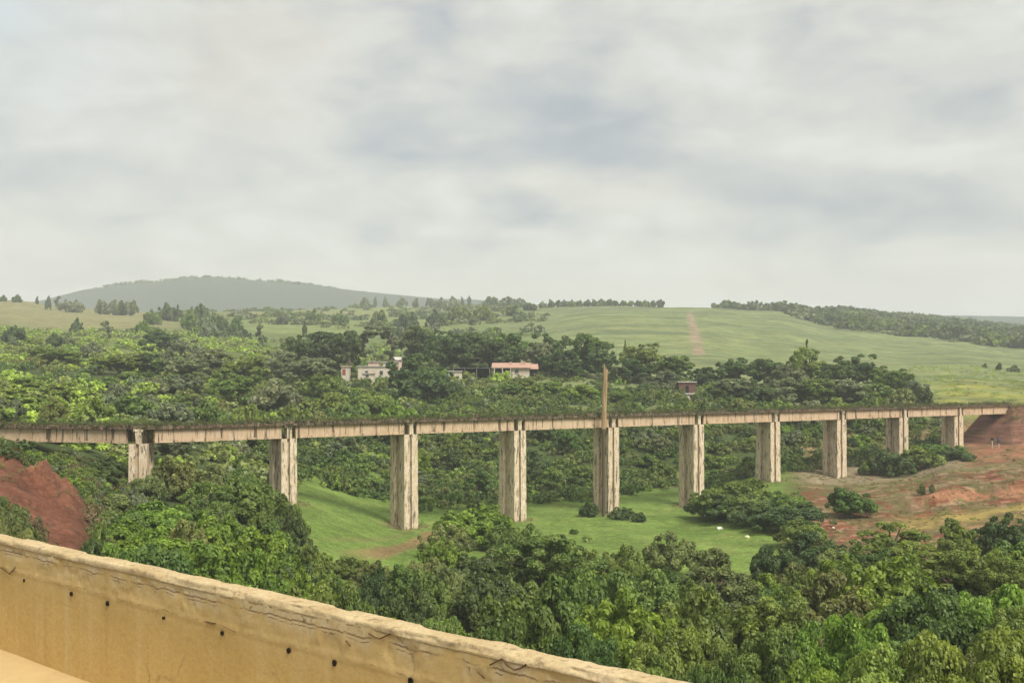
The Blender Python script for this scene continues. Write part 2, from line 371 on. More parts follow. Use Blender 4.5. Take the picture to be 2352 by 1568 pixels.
def build_ground():
    th = np.concatenate([np.linspace(-math.pi, -.75, 50)[:-1], np.linspace(-.75, -.47, 40)[:-1], np.linspace(-.47, .47, 640), np.linspace(.47, .75, 40)[1:], np.linspace(.75, math.pi, 50)[1:-1]])
    r = np.concatenate([np.geomspace(3, 40, 24)[:-1], np.geomspace(40, 300, 330)[:-1], np.geomspace(300, 1300, 190)[:-1], np.geomspace(1300, 4000, 90)])
    T, Rr = np.meshgrid(th, r)
    X = Rr * np.sin(T); Y = Rr * np.cos(T); Z = h_ang(X, Y)
    nr, ntn = X.shape
    idx = np.arange(nr * ntn).reshape(nr, ntn); nx = np.roll(idx, -1, axis=1)
    Q = np.stack([idx[:-1], idx[1:], nx[1:], nx[:-1]], -1).reshape(-1, 4)[:, ::-1]
    me = np_mesh('ground', np.stack([X, Y, Z], -1).reshape(-1, 3), Q, True)
    vert_col(me, 'gcol', ground_colour(X, Y, Z).reshape(-1, 3))
    m, nt = new_mat('earth_and_grass'); n = N(nt)
    pos = n('ShaderNodeNewGeometry').outputs['Position']
    g = n('ShaderNodeAttribute', attribute_name='gcol').outputs['Color']
    a = n.noise(pos, .9, 6, .65); b = n.noise(pos, .12, 6, .6); d = n.noise(n.mapping(pos, (.25, 1, 1)), .22, 6, .65)
    f = n.math('ADD', n.math('MULTIPLY', a, .4), n.math('MULTIPLY_ADD', b, .3, n.math('MULTIPLY', d, .3)))
    c = n.mix(1.0, g, n.ramp(f, [(.34, .5), (.5, 1.0), (.64, 1.5)]), 'MULTIPLY')
    c = n.mix(.7, c, n.ramp(n.noise(pos, 2.6, 5, .7), [(.36, .6), (.5, 1.0), (.64, 1.4)]), 'MULTIPLY')
    bp = n('ShaderNodeBump', {'Strength': .6, 'Distance': .35, 'Height': n.math('ADD', a, n.math('MULTIPLY', b, 2.0))})
    p = n('ShaderNodeBsdfPrincipled', {'Base Color': c, 'Roughness': .95, 'Specular IOR Level': .1, 'Normal': bp.outputs[0]})
    n.out(p.outputs[0])
    tag(link('ground', me, m), kind='structure')
build_ground()

# ------------------------------------------------------------------ foliage shapes
def leaf_quads(P, Nn, ln, wd, rg):
    """one folded, pointed quad per leaf"""
    k = len(P)
    rv = rg.normal(size=(k, 3)); t = np.cross(Nn, rv); t /= np.linalg.norm(t, axis=1, keepdims=True) + 1e-9
    b = np.cross(Nn, t)
    L = (ln * (.7 + .6 * rg.random(k)))[:, None]; W = (wd * (.7 + .6 * rg.random(k)))[:, None]
    V = np.empty((k, 4, 3)); V[:, 0] = P - t * L * .5; V[:, 1] = P + b * W * .5 + Nn * W * .12; V[:, 2] = P + t * L * .5; V[:, 3] = P - b * W * .5 + Nn * W * .12
    return V.reshape(-1, 3), np.arange(4 * k).reshape(-1, 4)
def crown_pts(rg, form, nclump, nleaf, Rr, H):
    """clump centres in a crown of half-width Rr and height H, then leaves round each"""
    cs, rs = [], []
    nl = rg.integers(5, 8); lobes = []
    for k in range(nl):
        a = 6.283 * (k + rg.random() * .8) / nl; w = Rr * (.30 + .32 * rg.random()) if k else 0.0; lr = Rr * (.36 + .22 * rg.random()) if k else Rr * .52
        if form == 'bush': top = H * (.62 + .38 * rg.random()) * (1 - .22 * (w / Rr)) if k else H * .92; zc, lh = top * .45, top * .55
        elif form == 'tree': zc = H * (.34 + .34 * rg.random()) if k else H * .66; lh = min(H * .27, H - zc)
        else: zc = H * (.24 + .68 * (k + .5 * rg.random()) / nl); w *= .75; lr *= .62; lh = H * (.07 + .05 * rg.random())
        lobes.append((np.array([math.cos(a) * w, math.sin(a) * w, zc]), lr, lh))
    ctrs = []
    for q in range(nclump):
        k = q % nl; lc, lr, lh = lobes[k]
        d = rg.normal(size=3); d /= np.linalg.norm(d)
        if form == 'bush': d[2] = abs(d[2]) * 1.2 - .35
        c = lc + d * np.array([lr, lr, lh]) * (.70 + .34 * rg.random())
        if c[2] < .06 * H: c[2] = .06 * H + .05 * H * rg.random()
        cs.append(c); rs.append(Rr * ((.075 + .10 * rg.random() ** 1.5) if nclump > 90 else (.10 + .12 * rg.random() ** 1.5)) * (1.0 if form != 'tall' else .9)); ctrs.append(lc)
    for k in range(5):      # odd sprays that break the outline
        lc, lr, lh = lobes[rg.integers(0, nl)]; a = rg.random() * 6.283
        cs.append(lc + np.array([math.cos(a) * lr * .97, math.sin(a) * lr * .97, lh * (rg.random() * .8 - .2)])); rs.append(Rr * (.07 + .06 * rg.random())); ctrs.append(lc)
    cs = np.array(cs); rs = np.array(rs)
    ctrs = np.array(ctrs)
    wts = rs ** 1.9 / (rs ** 1.9).sum()
    k = rg.choice(len(cs), nleaf, p=wts)
    d = rg.normal(size=(nleaf, 3)); d /= np.linalg.norm(d, axis=1, keepdims=True)
    od = cs[k] - ctrs[k]; od /= np.linalg.norm(od, axis=1, keepdims=True) + 1e-6
    d = d + .55 * od + np.array([0, 0, .25]); d /= np.linalg.norm(d, axis=1, keepdims=True)
    P = cs[k] + d * (rs[k] * (.62 + .45 * rg.random(nleaf) ** .6))[:, None] * np.array([1, 1, .85])
    if form == 'bush': P[:, 2] = np.abs(P[:, 2]) + .02
    Nn = d + .75 * rg.normal(size=(nleaf, 3)) + np.array([0, 0, .35]); Nn /= np.linalg.norm(Nn, axis=1, keepdims=True)
    ct = rg.random(len(cs))
    tint = .45 * ct[k] + .55 * rg.random(nleaf)
    return P, Nn, tint, cs, rs
LOD = {0: (150, 42000, .155, .10), 1: (120, 16000, .245, .155), 2: (72, 5200, .44, .29), 3: (26, 900, 1.0, .7)}
PR = {'bush': (3.0, 3.6), 'tree': (3.5, 7.0), 'tall': (2.8, 10.0)}
PROTO = {}
def limb(bm, p0, p1, r0, r1, seg=7):
    p0 = Vector(p0); p1 = Vector(p1); ax = (p1 - p0).normalized()
    s = ax.orthogonal().normalized(); t = ax.cross(s)
    ra = [bm.verts.new(p0 + (s * math.cos(a) + t * math.sin(a)) * r0) for a in [6.2832 * k / seg for k in range(seg)]]
    rb = [bm.verts.new(p1 + (s * math.cos(a) + t * math.sin(a)) * r1) for a in [6.2832 * k / seg for k in range(seg)]]
    for k in range(seg): bm.faces.new((ra[k], ra[(k + 1) % seg], rb[(k + 1) % seg], rb[k]))
def proto(form, lod, k):
    key = (form, lod, k)
    if key in PROTO: return PROTO[key]
    rg = np.random.default_rng(1000 + 100 * lod + 10 * ['bush', 'tree', 'tall'].index(form) + k)
    nc, nl, ln, wd = LOD[lod]; Rr, H = PR[form]
    P, Nn, tint, cs, rs = crown_pts(rg, form, int(nc * (.75 if form == 'tall' else 1)), int(nl * (.8 if form == 'bush' else 1)), Rr, H)
    V, Q = leaf_quads(P, Nn, ln, wd, rg)
    me = np_mesh(form + '_foliage', V, Q); face_attr(me, 'tint', tint); me.materials.append(M_LEAF)
    # trunk and limbs
    bm = bmesh.new(); rt = Rr * (.075 if form != 'bush' else .035); zt = H * (.42 if form == 'tree' else (.6 if form == 'tall' else .2))
    p = Vector((0, 0, -.6)); nseg = 4
    for s in range(nseg):
        q = Vector((rg.normal() * .08 * Rr, rg.normal() * .08 * Rr, -.6 + (zt + .6) * (s + 1) / nseg))
        limb(bm, p, q, rt * (1.3 - .5 * s / nseg), rt * (1.3 - .5 * (s + 1) / nseg)); p = q
    for c in cs[:12]:
        base = Vector((0, 0, zt * (.6 + .4 * rg.random())))
        mid = base.lerp(Vector(c), .5) + Vector((0, 0, .06 * H))
        limb(bm, base, mid, rt * .55, rt * .35, 5); limb(bm, mid, c, rt * .35, rt * .1, 5)
    mt = bpy.data.meshes.new(form + '_trunk'); bm.to_mesh(mt); bm.free(); mt.materials.append(M_BARK)
    for poly in mt.polygons: poly.use_smooth = True
    PROTO[key] = (me, mt); return PROTO[key]

LEAF = {  # leaf colours (real albedo) by the word used for them
 'bright green': (.185, .280, .042), 'mid green': (.152, .216, .050), 'dark green': (.088, .134, .044),
 'olive': (.178, .210, .070), 'grey green': (.178, .212, .115), 'yellow green': (.225, .300, .062), 'dry brownish': (.19, .15, .08), 'deep green': (.104, .176, .042)}
PLANTS = []
def plant(form, X, Y, Rr, H, col, zone, name=None, sink=.25):
    lod = 0 if Y < 78 else 1 if Y < 185 else 2 if Y < 470 else 3
    if zone == 'fore':
        Rr *= 1.12
        if form == 'tree' and random.random() < .62: form = 'bush'
    pf = 'bush' if (lod == 3 and not (form == 'tall')) else form
    me, mt = proto(pf, lod, random.randrange(5 if lod else 6))
    z = gz(X, Y) - sink - (1.0 if lod == 3 else 0); pr, ph = PR[pf]
    sx = Rr / pr; sz = H / ph; rot = random.uniform(0, 6.283)
    c = LEAF[col]; v = random.uniform(.86, 1.16); hj = random.uniform(-.06, .06)
    colr = (c[0] * v * (1 + hj * 1.5), c[1] * v, c[2] * v * (1 - hj), 1)
    if form == 'bush' or lod == 3:
        root = link(name or {'bush': 'shrub', 'tree': 'broadleaf_tree', 'tall': 'tall_tree'}[form], me, None, None, (X, Y, z)); root.color = colr
        root.scale = (sx, sx * random.uniform(.85, 1.15), sz); root.rotation_euler = (0, 0, rot)
    else:
        root = empty(name or ('tall_tree' if form == 'tall' else 'broadleaf_tree'), (X, Y, z))
        root.scale = (sx, sx, sz); root.rotation_euler = (0, 0, rot)
        a = link('crown', me, None, root); a.color = colr
        link('trunk', mt, None, root)
    PLANTS.append(dict(o=root, form=form, col=col, zone=zone, X=X, Y=Y, R=Rr, H=H, u=U_of(X, Y), top=Y_img(z + H, Y)))
    return root
def hero(u, ytop, wpx, Y, form, col, zone, hmin=1.2, hmax=15, **k):
    X = X_of(u, Y); Rr = wpx * Y / F / 2; H = min(max(Z_of(ytop, Y) - gz(X, Y) + .25, hmin), hmax)
    return plant(form, X, Y, Rr, H, col, zone, **k)

# ------------------------------------------------------------------ the old viaduct: axis
PIER_U = [325, 650, 928, 1177, 1392, 1588, 1764, 1917, 2060, 2187]
NODES = []
for i, u in enumerate(PIER_U):
    Yv = 144 * (1 + .078 * i); NODES.append(Vector((X_of(u, Yv), Yv, 0)))
NODES = [Vector((X_of(-75, 150), 150, 0))] + NODES + [NODES[-1] + (NODES[-1] - NODES[-2]) * .98]
ZT, GD = -7.0, 1.8            # girder top, girder depth
def node_dirs():
    out = []
    for k in range(len(NODES)):
        a = NODES[max(k - 1, 0)]; b = NODES[min(k + 1, len(NODES) - 1)]
        out.append((b - a).normalized())
    return out
NDIR = node_dirs()
def near_viaduct(X, Y, pad):
    p = Vector((X, Y, 0))
    for k in range(1, len(NODES) - 1):
        if (p - NODES[k]).length < pad + 2.0: return True
    return False
def viaduct_Y(u): return float(np.interp(u, [U_of(n.x, n.y) for n in NODES], [n.y for n in NODES]))

# ------------------------------------------------------------------ trees and shrubs one can tell apart
def wall_line(u): return 1228 + u * 340 / 1550
HEROES = [
 # leafy mass before the first two piers
 (370,1132,190,112,'bush','bright green','fore'),(285,1180,190,100,'bush','bright green','fore'),(480,1160,200,106,'bush','bright green','fore'),
 (575,1190,190,100,'bush','bright green','fore'),(425,1212,240,90,'bush','bright green','fore'),(590,1235,190,86,'bush','bright green','fore'),(262,1232,150,84,'bush','bright green','fore'),
 (560,1075,190,128,'bush','mid green','fore'),(470,1092,150,130,'bush','mid green','fore'),(630,1112,130,122,'bush','mid green','fore'),(695,1215,100,112,'bush','dark green','fore'),
 (672,1150,80,120,'bush','dark green','fore'),(400,1035,130,136,'bush','olive','fore'),(480,1042,150,139,'bush','olive','fore'),(335,1075,100,131,'bush','olive','fore'),(265,1128,130,116,'bush','olive','fore'),
 (560,1050,110,141,'bush','mid green','fore'),(235,1040,120,134,'bush','dark green','fore'),(190,1068,90,128,'bush','mid green','fore'),(300,1110,90,121,'bush','grey green','fore'),
 (12,1116,150,72,'bush','olive','fore'),(66,1150,110,74,'bush','dry brownish','fore'),(-50,1120,140,68,'bush','olive','fore'),(40,1180,110,68,'bush','olive','fore'),(105,1205,80,72,'bush','dry brownish','fore'),(120,1065,80,118,'bush','grey green','fore'),(20,1040,90,127,'bush','olive','fore'),
 # shrubs round the third to sixth piers
 (1095,1148,190,152,'bush','bright green','fore'),(1030,1195,120,140,'bush','olive','fore'),(1165,1190,120,146,'bush','mid green','fore'),(1215,1195,150,132,'bush','mid green','fore'),
 (1355,1148,60,183,'bush','dark green','lawn'),(1430,1160,70,181,'bush','dark green','lawn'),(1470,1172,40,178,'bush','dark green','lawn'),(1318,1215,30,163,'bush','mid green','lawn'),
 (1528,1208,150,128,'bush','olive','fore'),(1440,1240,110,122,'bush','mid green','fore'),(1375,1246,120,120,'bush','mid green','fore'),(1080,1260,180,112,'bush','dark green','fore'),(1160,1235,150,122,'bush','olive','fore'),
 (748,1163,14,198,'bush','dark green','lawn'),(731,1120,10,221,'bush','dark green','lawn'),
 # big shrub mass before the seventh pier and the round tree on bare earth
 (1720,1088,190,182,'bush','mid green','red'),(1660,1125,150,178,'bush','dark green','red'),(1790,1120,160,176,'bush','mid green','red'),(1850,1150,110,172,'bush','dark green','red'),(1740,1140,150,168,'bush','dark green','red'),(1640,1150,80,184,'bush','dark green','red'),
 (1950,1112,136,170,'bush','deep green','red'),(1690,1098,190,178,'bush','mid green','red'),(1800,1145,180,162,'bush','dark green','red'),(1850,1180,150,150,'bush','mid green','red'),(1640,1120,120,182,'bush','mid green','red'),
 (2035,1018,92,222,'bush','dark green','red'),(2155,1012,135,226,'bush','deep green','red'),(2120,1016,110,223,'bush','mid green','red'),(2190,1022,90,223,'bush','dark green','red'),(2060,1040,80,218,'bush','dark green','red'),(2000,1045,60,224,'bush','mid green','red'),
 (2118,1103,22,183,'bush','olive','red'),(2142,1108,18,182,'bush','olive','red'),
 # big crowns right of the parapet
 (1850,1205,170,124,'tree','dark green','fore'),(2050,1195,170,120,'tree','mid green','fore'),(2200,1180,150,122,'tree','mid green','fore'),(2320,1170,150,120,'tree','dark green','fore'),
 (1780,1225,140,120,'tree','dark green','fore'),(1930,1245,150,112,'tree','olive','fore'),
 (2040,1250,260,92,'tree','bright green','fore'),(2200,1235,240,96,'tree','mid green','fore'),(2330,1225,200,98,'tree','deep green','fore'),(1900,1290,220,92,'tree','olive','fore'),
 (1250,1215,230,112,'tree','mid green','fore'),(1120,1275,220,96,'tree','dark green','fore'),(1330,1270,250,92,'tree','deep green','fore'),(1480,1275,220,100,'tree','mid green','fore'),(1640,1255,220,104,'tree','olive','fore'),
 (1190,1330,220,80,'tree','mid green','fore'),(1420,1330,250,80,'tree','bright green','fore'),(1620,1320,250,82,'tree','mid green','fore'),(1800,1330,230,80,'tree','mid green','fore'),(2120,1310,270,78,'tree','deep green','fore'),(2300,1300,220,78,'tree','bright green','fore'),
 (1530,1395,250,70,'tree','mid green','fore'),(1760,1400,270,68,'tree','mid green','fore'),(1960,1370,280,68,'tree','bright green','fore'),(1330,1400,190,72,'tree','deep green','fore'),
 (2260,1375,330,56,'tree','yellow green','fore'),(2050,1450,280,56,'tree','yellow green','fore'),(1850,1480,260,58,'tree','bright green','fore'),(1660,1475,230,60,'tree','deep green','fore'),(1500,1470,190,64,'bush','mid green','fore'),
 (2200,1480,330,48,'tree','yellow green','fore'),(1950,1520,280,48,'tree','yellow green','fore'),(1740,1530,220,50,'tree','bright green','fore'),
 # low scrub above the left part of the parapet
 (720,1262,90,118,'bush','bright green','fore'),(790,1272,110,117,'bush','mid green','fore'),(860,1280,110,115,'bush','olive','fore'),(930,1286,100,114,'bush','mid green','fore'),(985,1262,110,118,'bush','olive','fore'),(1020,1225,110,126,'bush','bright green','fore'),
 (760,1295,150,92,'bush','mid green','fore'),(860,1285,110,100,'bush','dark green','fore'),(690,1290,130,90,'bush','bright green','fore'),(950,1320,180,86,'bush','dark green','fore'),(830,1335,170,80,'bush','mid green','fore'),(1010,1280,130,102,'bush','olive','fore'),(660,1330,150,78,'bush','mid green','fore'),(1020,1375,180,74,'bush','mid green','fore'),(1120,1405,170,70,'bush','deep green','fore'),(920,1395,150,70,'bush','bright green','fore'),
]
for hh in HEROES: hero(*hh)

BEHIND = [
 # big dark trees about the houses
 (745,735,140,365,'tree','dark green','house'),(700,760,100,360,'tree','dark green','house'),(800,752,90,358,'tree','dark green','house'),(835,702,100,420,'tall','grey green','house'),(900,725,90,420,'tall','grey green','house'),
 (960,715,110,400,'tree','dark green','house'),(1020,722,120,385,'tree','dark green','house'),(1090,730,150,372,'tree','dark green','house'),(1165,742,110,366,'tree','deep green','house'),(1040,760,150,360,'tree','dark green','house'),(1120,775,140,355,'tree','dark green','house'),
 (968,806,140,302,'tree','dark green','house'),(980,838,160,296,'bush','dark green','house'),(915,850,60,306,'bush','dark green','house'),(1030,870,70,300,'bush','dark green','house'),
 (838,866,36,316,'bush','mid green','house'),(882,866,44,316,'bush','mid green','house'),(862,846,26,340,'bush','dark green','house'),(1265,752,130,358,'tree','dark green','house'),(1345,750,130,352,'tree','deep green','house'),(1240,785,80,350,'tree','grey green','house'),(1300,800,130,340,'tree','dark green','house'),(1390,790,90,340,'tree','dark green','house'),
 (1210,865,110,305,'bush','mid green','house'),(1165,875,100,300,'bush','mid green','house'),(1260,870,120,300,'bush','mid green','house'),(1330,880,110,296,'bush','bright green','house'),
 (1435,775,14,370,'bush','mid green','house'),(1490,782,120,335,'tree','mid green','house'),(1560,812,100,330,'tree','deep green','house'),(1440,820,110,330,'tree','dark green','house'),(1520,850,100,320,'tree','grey green','house'),(1620,840,90,315,'tree','dark green','house'),
 (1690,815,110,315,'tree','dark green','house'),(1760,822,110,318,'tree','dark green','house'),(1860,792,120,322,'tree','mid green','house'),(1850,772,20,330,'tall','mid green','house'),(1810,830,100,308,'tree','grey green','house'),(1920,830,110,310,'tree','dark green','house'),(1968,806,120,315,'tree','dark green','house'),(2020,835,90,312,'tree','mid green','house'),(2065,842,90,310,'tree','mid green','house'),(2095,870,70,300,'tree','grey green','house'),
 (1680,868,120,290,'tree','grey green','house'),(1740,875,110,286,'bush','dark green','house'),(1800,865,120,288,'tree','grey green','house'),(1870,868,120,288,'tree','mid green','house'),(1940,870,120,288,'tree','grey green','house'),(2010,875,120,288,'tree','mid green','house'),(2070,885,90,284,'bush','olive','house'),(2115,880,60,286,'bush','dark green','house'),(1640,885,80,288,'bush','dark green','house'),
 (1780,905,90,268,'bush','mid green','house'),(1850,910,100,266,'bush','grey green','house'),(1930,908,100,268,'bush','mid green','house'),(2010,905,100,268,'bush','mid green','house'),(1700,908,80,272,'bush','olive','house'),
 (1480,880,90,300,'bush','dark green','house'),(1420,890,80,292,'bush','mid green','house'),(1540,872,70,300,'bush','grey green','house'),
 # scrub hillside at the other end
 (130,800,110,320,'tree','mid green','hill'),(60,815,100,310,'bush','olive','hill'),(270,815,120,300,'tree','mid green','hill'),(350,808,130,305,'tree','dark green','hill'),(430,815,120,300,'tree','grey green','hill'),(300,850,150,270,'bush','mid green','hill'),(400,855,140,268,'bush','grey green','hill'),(370,752,100,420,'tree','dark green','hill'),(420,775,90,400,'bush','grey green','hill'),
 (245,725,40,500,'tall','grey green','hill'),(600,735,40,470,'tall','grey green','hill'),(480,800,120,320,'tree','grey green','hill'),(560,810,130,310,'tree','mid green','hill'),(640,800,120,330,'tree','grey green','hill'),(720,820,130,318,'tree','grey green','hill'),(540,850,140,270,'tree','mid green','hill'),(640,862,150,262,'bush','grey green','hill'),(740,855,120,290,'bush','mid green','hill'),
 (60,860,140,240,'bush','yellow green','hill'),(150,872,140,225,'bush','yellow green','hill'),(40,900,150,195,'bush','yellow green','hill'),(130,905,140,185,'bush','yellow green','hill'),(205,908,110,190,'bush','yellow green','hill'),(-30,880,140,210,'bush','yellow green','hill'),
 (300,905,140,205,'bush','mid green','hill'),(390,912,130,200,'bush','grey green','hill'),(480,905,130,215,'bush','mid green','hill'),(570,915,120,215,'bush','mid green','hill'),(660,912,130,225,'bush','mid green','hill'),(760,890,150,262,'bush','mid green','hill'),(850,885,150,268,'bush','mid green','hill'),(900,905,130,250,'bush','bright green','hill'),(800,915,130,245,'bush','mid green','hill'),(720,930,100,240,'bush','olive','hill'),
 (130,762,50,430,'bush','dark green','hill'),(330,728,50,560,'bush','mid green','hill'),(175,722,30,560,'bush','dark green','hill'),(210,780,60,380,'bush','grey green','hill'),(30,740,60,450,'bush','dark green','hill'),
 # far trees along the skyline and upper slopes
 (132,655,22,940,'tall','grey green','far'),(112,672,16,930,'tree','dark green','far'),(155,679,40,900,'tree','grey green','far'),(178,681,40,900,'tree','grey green','far'),(40,671,26,960,'tree','dark green','far'),(8,673,20,960,'tree','dark green','far'),(85,673,10,960,'tree','dark green','far'),
 (235,671,38,880,'tree','grey green','far'),(262,669,40,880,'tree','grey green','far'),(285,667,40,870,'tree','dark green','far'),(305,675,36,860,'tree','grey green','far'),(385,676,44,780,'tree','dark green','far'),(405,682,34,770,'tree','dark green','far'),(460,684,46,770,'tree','dark green','far'),(440,694,40,740,'tree','mid green','far'),(500,708,60,640,'tree','dark green','far'),(475,718,60,600,'tree','grey green','far'),(430,712,60,640,'tree','mid green','far'),(540,715,40,620,'bush','mid green','far'),(350,700,50,700,'tree','mid green','far'),
 (838,660,30,1200,'tree','grey green','far'),(862,668,12,1200,'tree','grey green','far'),(884,667,10,1200,'tree','grey green','far'),(925,672,28,1180,'tree','grey green','far'),(955,670,24,1180,'tree','grey green','far'),(990,664,24,1180,'tree','grey green','far'),(1012,665,36,1180,'tree','grey green','far'),(1040,670,28,1180,'tree','grey green','far'),(1062,670,12,1180,'tree','grey green','far'),(1078,668,10,1180,'tree','grey green','far'),(1130,675,44,1180,'tree','grey green','far'),(1165,677,44,1170,'tree','grey green','far'),(1195,680,36,1150,'tree','grey green','far'),
 (1060,690,60,800,'tree','mid green','far'),(1000,694,60,760,'tree','dark green','far'),(940,696,60,720,'tree','dark green','far'),(1110,695,60,800,'tree','mid green','far'),(1170,693,50,880,'tree','mid green','far'),(1220,690,44,960,'tree','dark green','far'),(870,700,50,760,'tree','mid green','far'),(780,704,40,760,'bush','mid green','far'),(720,702,44,780,'bush','mid green','far'),(650,706,34,760,'bush','grey green','far'),(700,724,12,600,'bush','dark green','far'),
 (2295,830,16,430,'bush','dark green','mead'),(2330,835,30,430,'bush','grey green','mead'),(2262,832,12,440,'bush','dark green','mead'),(1508,750,7,620,'bush','dark green','mead'),(1488,748,6,620,'bush','dark green','mead'),
]
for hh in BEHIND: hero(*hh)
for k, u in enumerate(np.linspace(1247, 1518, 17)):
    hero(float(u + random.uniform(-3, 3)), 683 + random.uniform(-2, 4), random.uniform(20, 27), 1045 + random.uniform(-6, 6), 'tree', random.choice(['dark green', 'dark green', 'mid green']), 'row', name='windbreak_tree')

def scatter(n, ur, Yr, Rr, hr, forms, cols, zone, spacing=.75, ok=None, clear_line=True):
    made = 0
    for _ in range(n * 60):
        if made >= n: break
        u = random.uniform(*ur); Yq = math.sqrt(random.uniform(Yr[0] ** 2, Yr[1] ** 2)); X = X_of(u, Yq)
        if ok and not ok(u, Yq): continue
        Rq = random.uniform(*Rr); form = random.choice(forms); H = random.uniform(*hr) * (1.35 if form == 'tree' else 1)
        if near_viaduct(X, Yq, Rq * .6): continue
        if clear_line and Y_img(gz(X, Yq) + H, Yq) > min(wall_line(u), 1575) - 6: continue
        if any((p['X'] - X) ** 2 + (p['Y'] - Yq) ** 2 < (spacing * (p['R'] + Rq)) ** 2 for p in PLANTS): continue
        plant(form, X, Yq, Rq, H, random.choice(cols), zone); made += 1
def fore_far(u):
    return float(np.interp(u, [150, 210, 330, 640, 690, 720, 760, 1000, 1060, 1200, 1230, 1500, 1760, 1790, 1900, 2352, 2500], [60, 90, 118, 128, 112, 100, 98, 100, 122, 138, 116, 114, 112, 124, 112, 112, 112]))
G = ['mid green', 'mid green', 'dark green', 'deep green', 'olive', 'bright green']
scatter(70, (150, 2420), (42, 128), (2.4, 3.6), (4.0, 5.6), ['tree', 'bush', 'bush'], G, 'fore', .62, lambda u, Y: Y < fore_far(u) - 4)
scatter(64, (640, 2010), (172, 268), (2.2, 3.8), (3.0, 5.0), ['bush', 'bush', 'tree'], ['mid green', 'dark green', 'deep green', 'mid green', 'bright green', 'grey green'], 'under', .62,
        lambda u, Y: Y > np.interp(u, [600, 690, 800, 900, 1000, 1150, 1220, 1400, 1480, 1540, 1600, 1640, 1900, 2010], [168, 188, 192, 196, 184, 196, 202, 205, 217, 228, 226, 217, 230, 240]) and Y > viaduct_Y(u) + 6)
scatter(26, (-80, 900), (152, 262), (2.4, 4.0), (3.0, 5.2), ['bush', 'bush', 'tree'], ['grey green', 'grey green', 'olive', 'mid green'], 'hill', .66, lambda u, Y: Y > viaduct_Y(u) + 9 and (u > 260 or Y < 170) and (u < 600 or Y > 225))
scatter(24, (-80, 830), (270, 560), (2.5, 4.8), (3.0, 5.5), ['bush', 'tree', 'bush'], ['grey green', 'grey green', 'olive', 'mid green', 'yellow green'], 'hill', .8)

# undergrowth nobody could count: one mesh per mass
def mass(name, label, cat, pts, colrs, nleaf=420, ln=.62, wd=.42, mat=None):
    """pts: rows of X, Y, R, H"""
    protos = []
    for k in range(6):
        rg = np.random.default_rng(500 + k)
        P, Nn, tint, cs, rs = crown_pts(rg, 'bush', 22, nleaf, 1.0, 1.0)
        V, Q = leaf_quads(P, Nn, ln / 3.0, wd / 3.0, rg); protos.append((V, Q, tint))
    Vs, Qs, Ts, Cs = [], [], [], []; o = 0
    zz = h_ang(pts[:, 0], pts[:, 1]) - np.where(pts[:, 1] > 1800, 5.0, np.where(pts[:, 1] > 600, 1.2, np.minimum(.2, .12 * pts[:, 3]))) if pts.shape[1] == 4 else pts[:, 4]
    for k, row in enumerate(pts):
        V, Q, tn = protos[k % 6]; a = rng.random() * 6.283; c, s = math.cos(a), math.sin(a)
        W = np.empty_like(V); W[:, 0] = (V[:, 0] * c - V[:, 1] * s) * row[2] + row[0]; W[:, 1] = (V[:, 0] * s + V[:, 1] * c) * row[2] + row[1]; W[:, 2] = V[:, 2] * row[3] + zz[k]
        Vs.append(W); Qs.append(Q + o); o += len(V); Ts.append(tn); Cs.append(np.repeat(colrs[k][None], len(Q), 0))
    me = np_mesh(name, np.concatenate(Vs), np.concatenate(Qs)); face_attr(me, 'tint', np.concatenate(Ts)); face_col(me, 'leafcol', np.concatenate(Cs))
    ob = link(name, me, mat or M_LEAFS); tag(ob, label, cat, kind='stuff'); return ob
def pick_cols(names, n):
    c = np.array([LEAF[names[k]] for k in rng.integers(0, len(names), n)]); return c * (.85 + .3 * rng.random((n, 1)))
def region(n, ur, Yr, ok, Rr, Hr):
    out = []
    while len(out) < n:
        u = random.uniform(*ur); Yq = math.sqrt(random.uniform(Yr[0] ** 2, Yr[1] ** 2))
        if ok and not ok(u, Yq): continue
        X = X_of(u, Yq)
        if near_viaduct(X, Yq, .5): continue
        out.append((X, Yq, random.uniform(*Rr), random.uniform(*Hr)))
    return np.array(out)
p = region(760, (150, 2450), (40, 130), lambda u, Y: Y < fore_far(u) + 2, (1.0, 2.0), (1.2, 3.6))
mass('undergrowth', 'low leafy undergrowth between the trees below the parapet', 'undergrowth', p, pick_cols(['mid green', 'dark green', 'olive', 'deep green'], len(p)), 520, .55, .36)
def under_ok(u, Y): return Y > np.interp(u, [560, 600, 690, 800, 900, 1000, 1150, 1220, 1400, 1480, 1540, 1600, 1640, 1900, 2010, 2180], [150, 158, 176, 182, 188, 178, 192, 198, 201, 213, 224, 221, 212, 226, 238, 250]) and Y > viaduct_Y(u) + 4
p = region(1500, (560, 2190), (165, 300), lambda u, Y: under_ok(u, Y) and (u < 1980 or Y < 282), (1.4, 2.8), (1.5, 3.2))
mass('valley_scrub', 'dense low scrub on the slope under and behind the viaduct', 'scrub', p, pick_cols(['mid green', 'dark green', 'deep green', 'mid green', 'olive'], len(p)), 460)
def hill_ok(u, Y):
    if Y < viaduct_Y(u) + 4: return False
    if u > 620 and Y < 215: return False
    if Y > 540 and fbm(np.array([X_of(u, Y) / 45]), np.array([Y / 45]), 61)[0] < .5: return False
    if 560 < u and Y > 470 and random.random() < .75: return False
    return True
p = region(1500, (-150, 1180), (150, 640), hill_ok, (1.5, 3.4), (1.4, 3.4))
uu = CU + F * p[:, 0] / p[:, 1]; cn = fbm(p[:, 0] / 35, p[:, 1] / 35, 71)
cc = pick_cols(['olive', 'grey green', 'olive', 'yellow green'], len(p)); yc = pick_cols(['yellow green', 'yellow green', 'olive'], len(p)); dc = pick_cols(['dark green', 'mid green'], len(p))
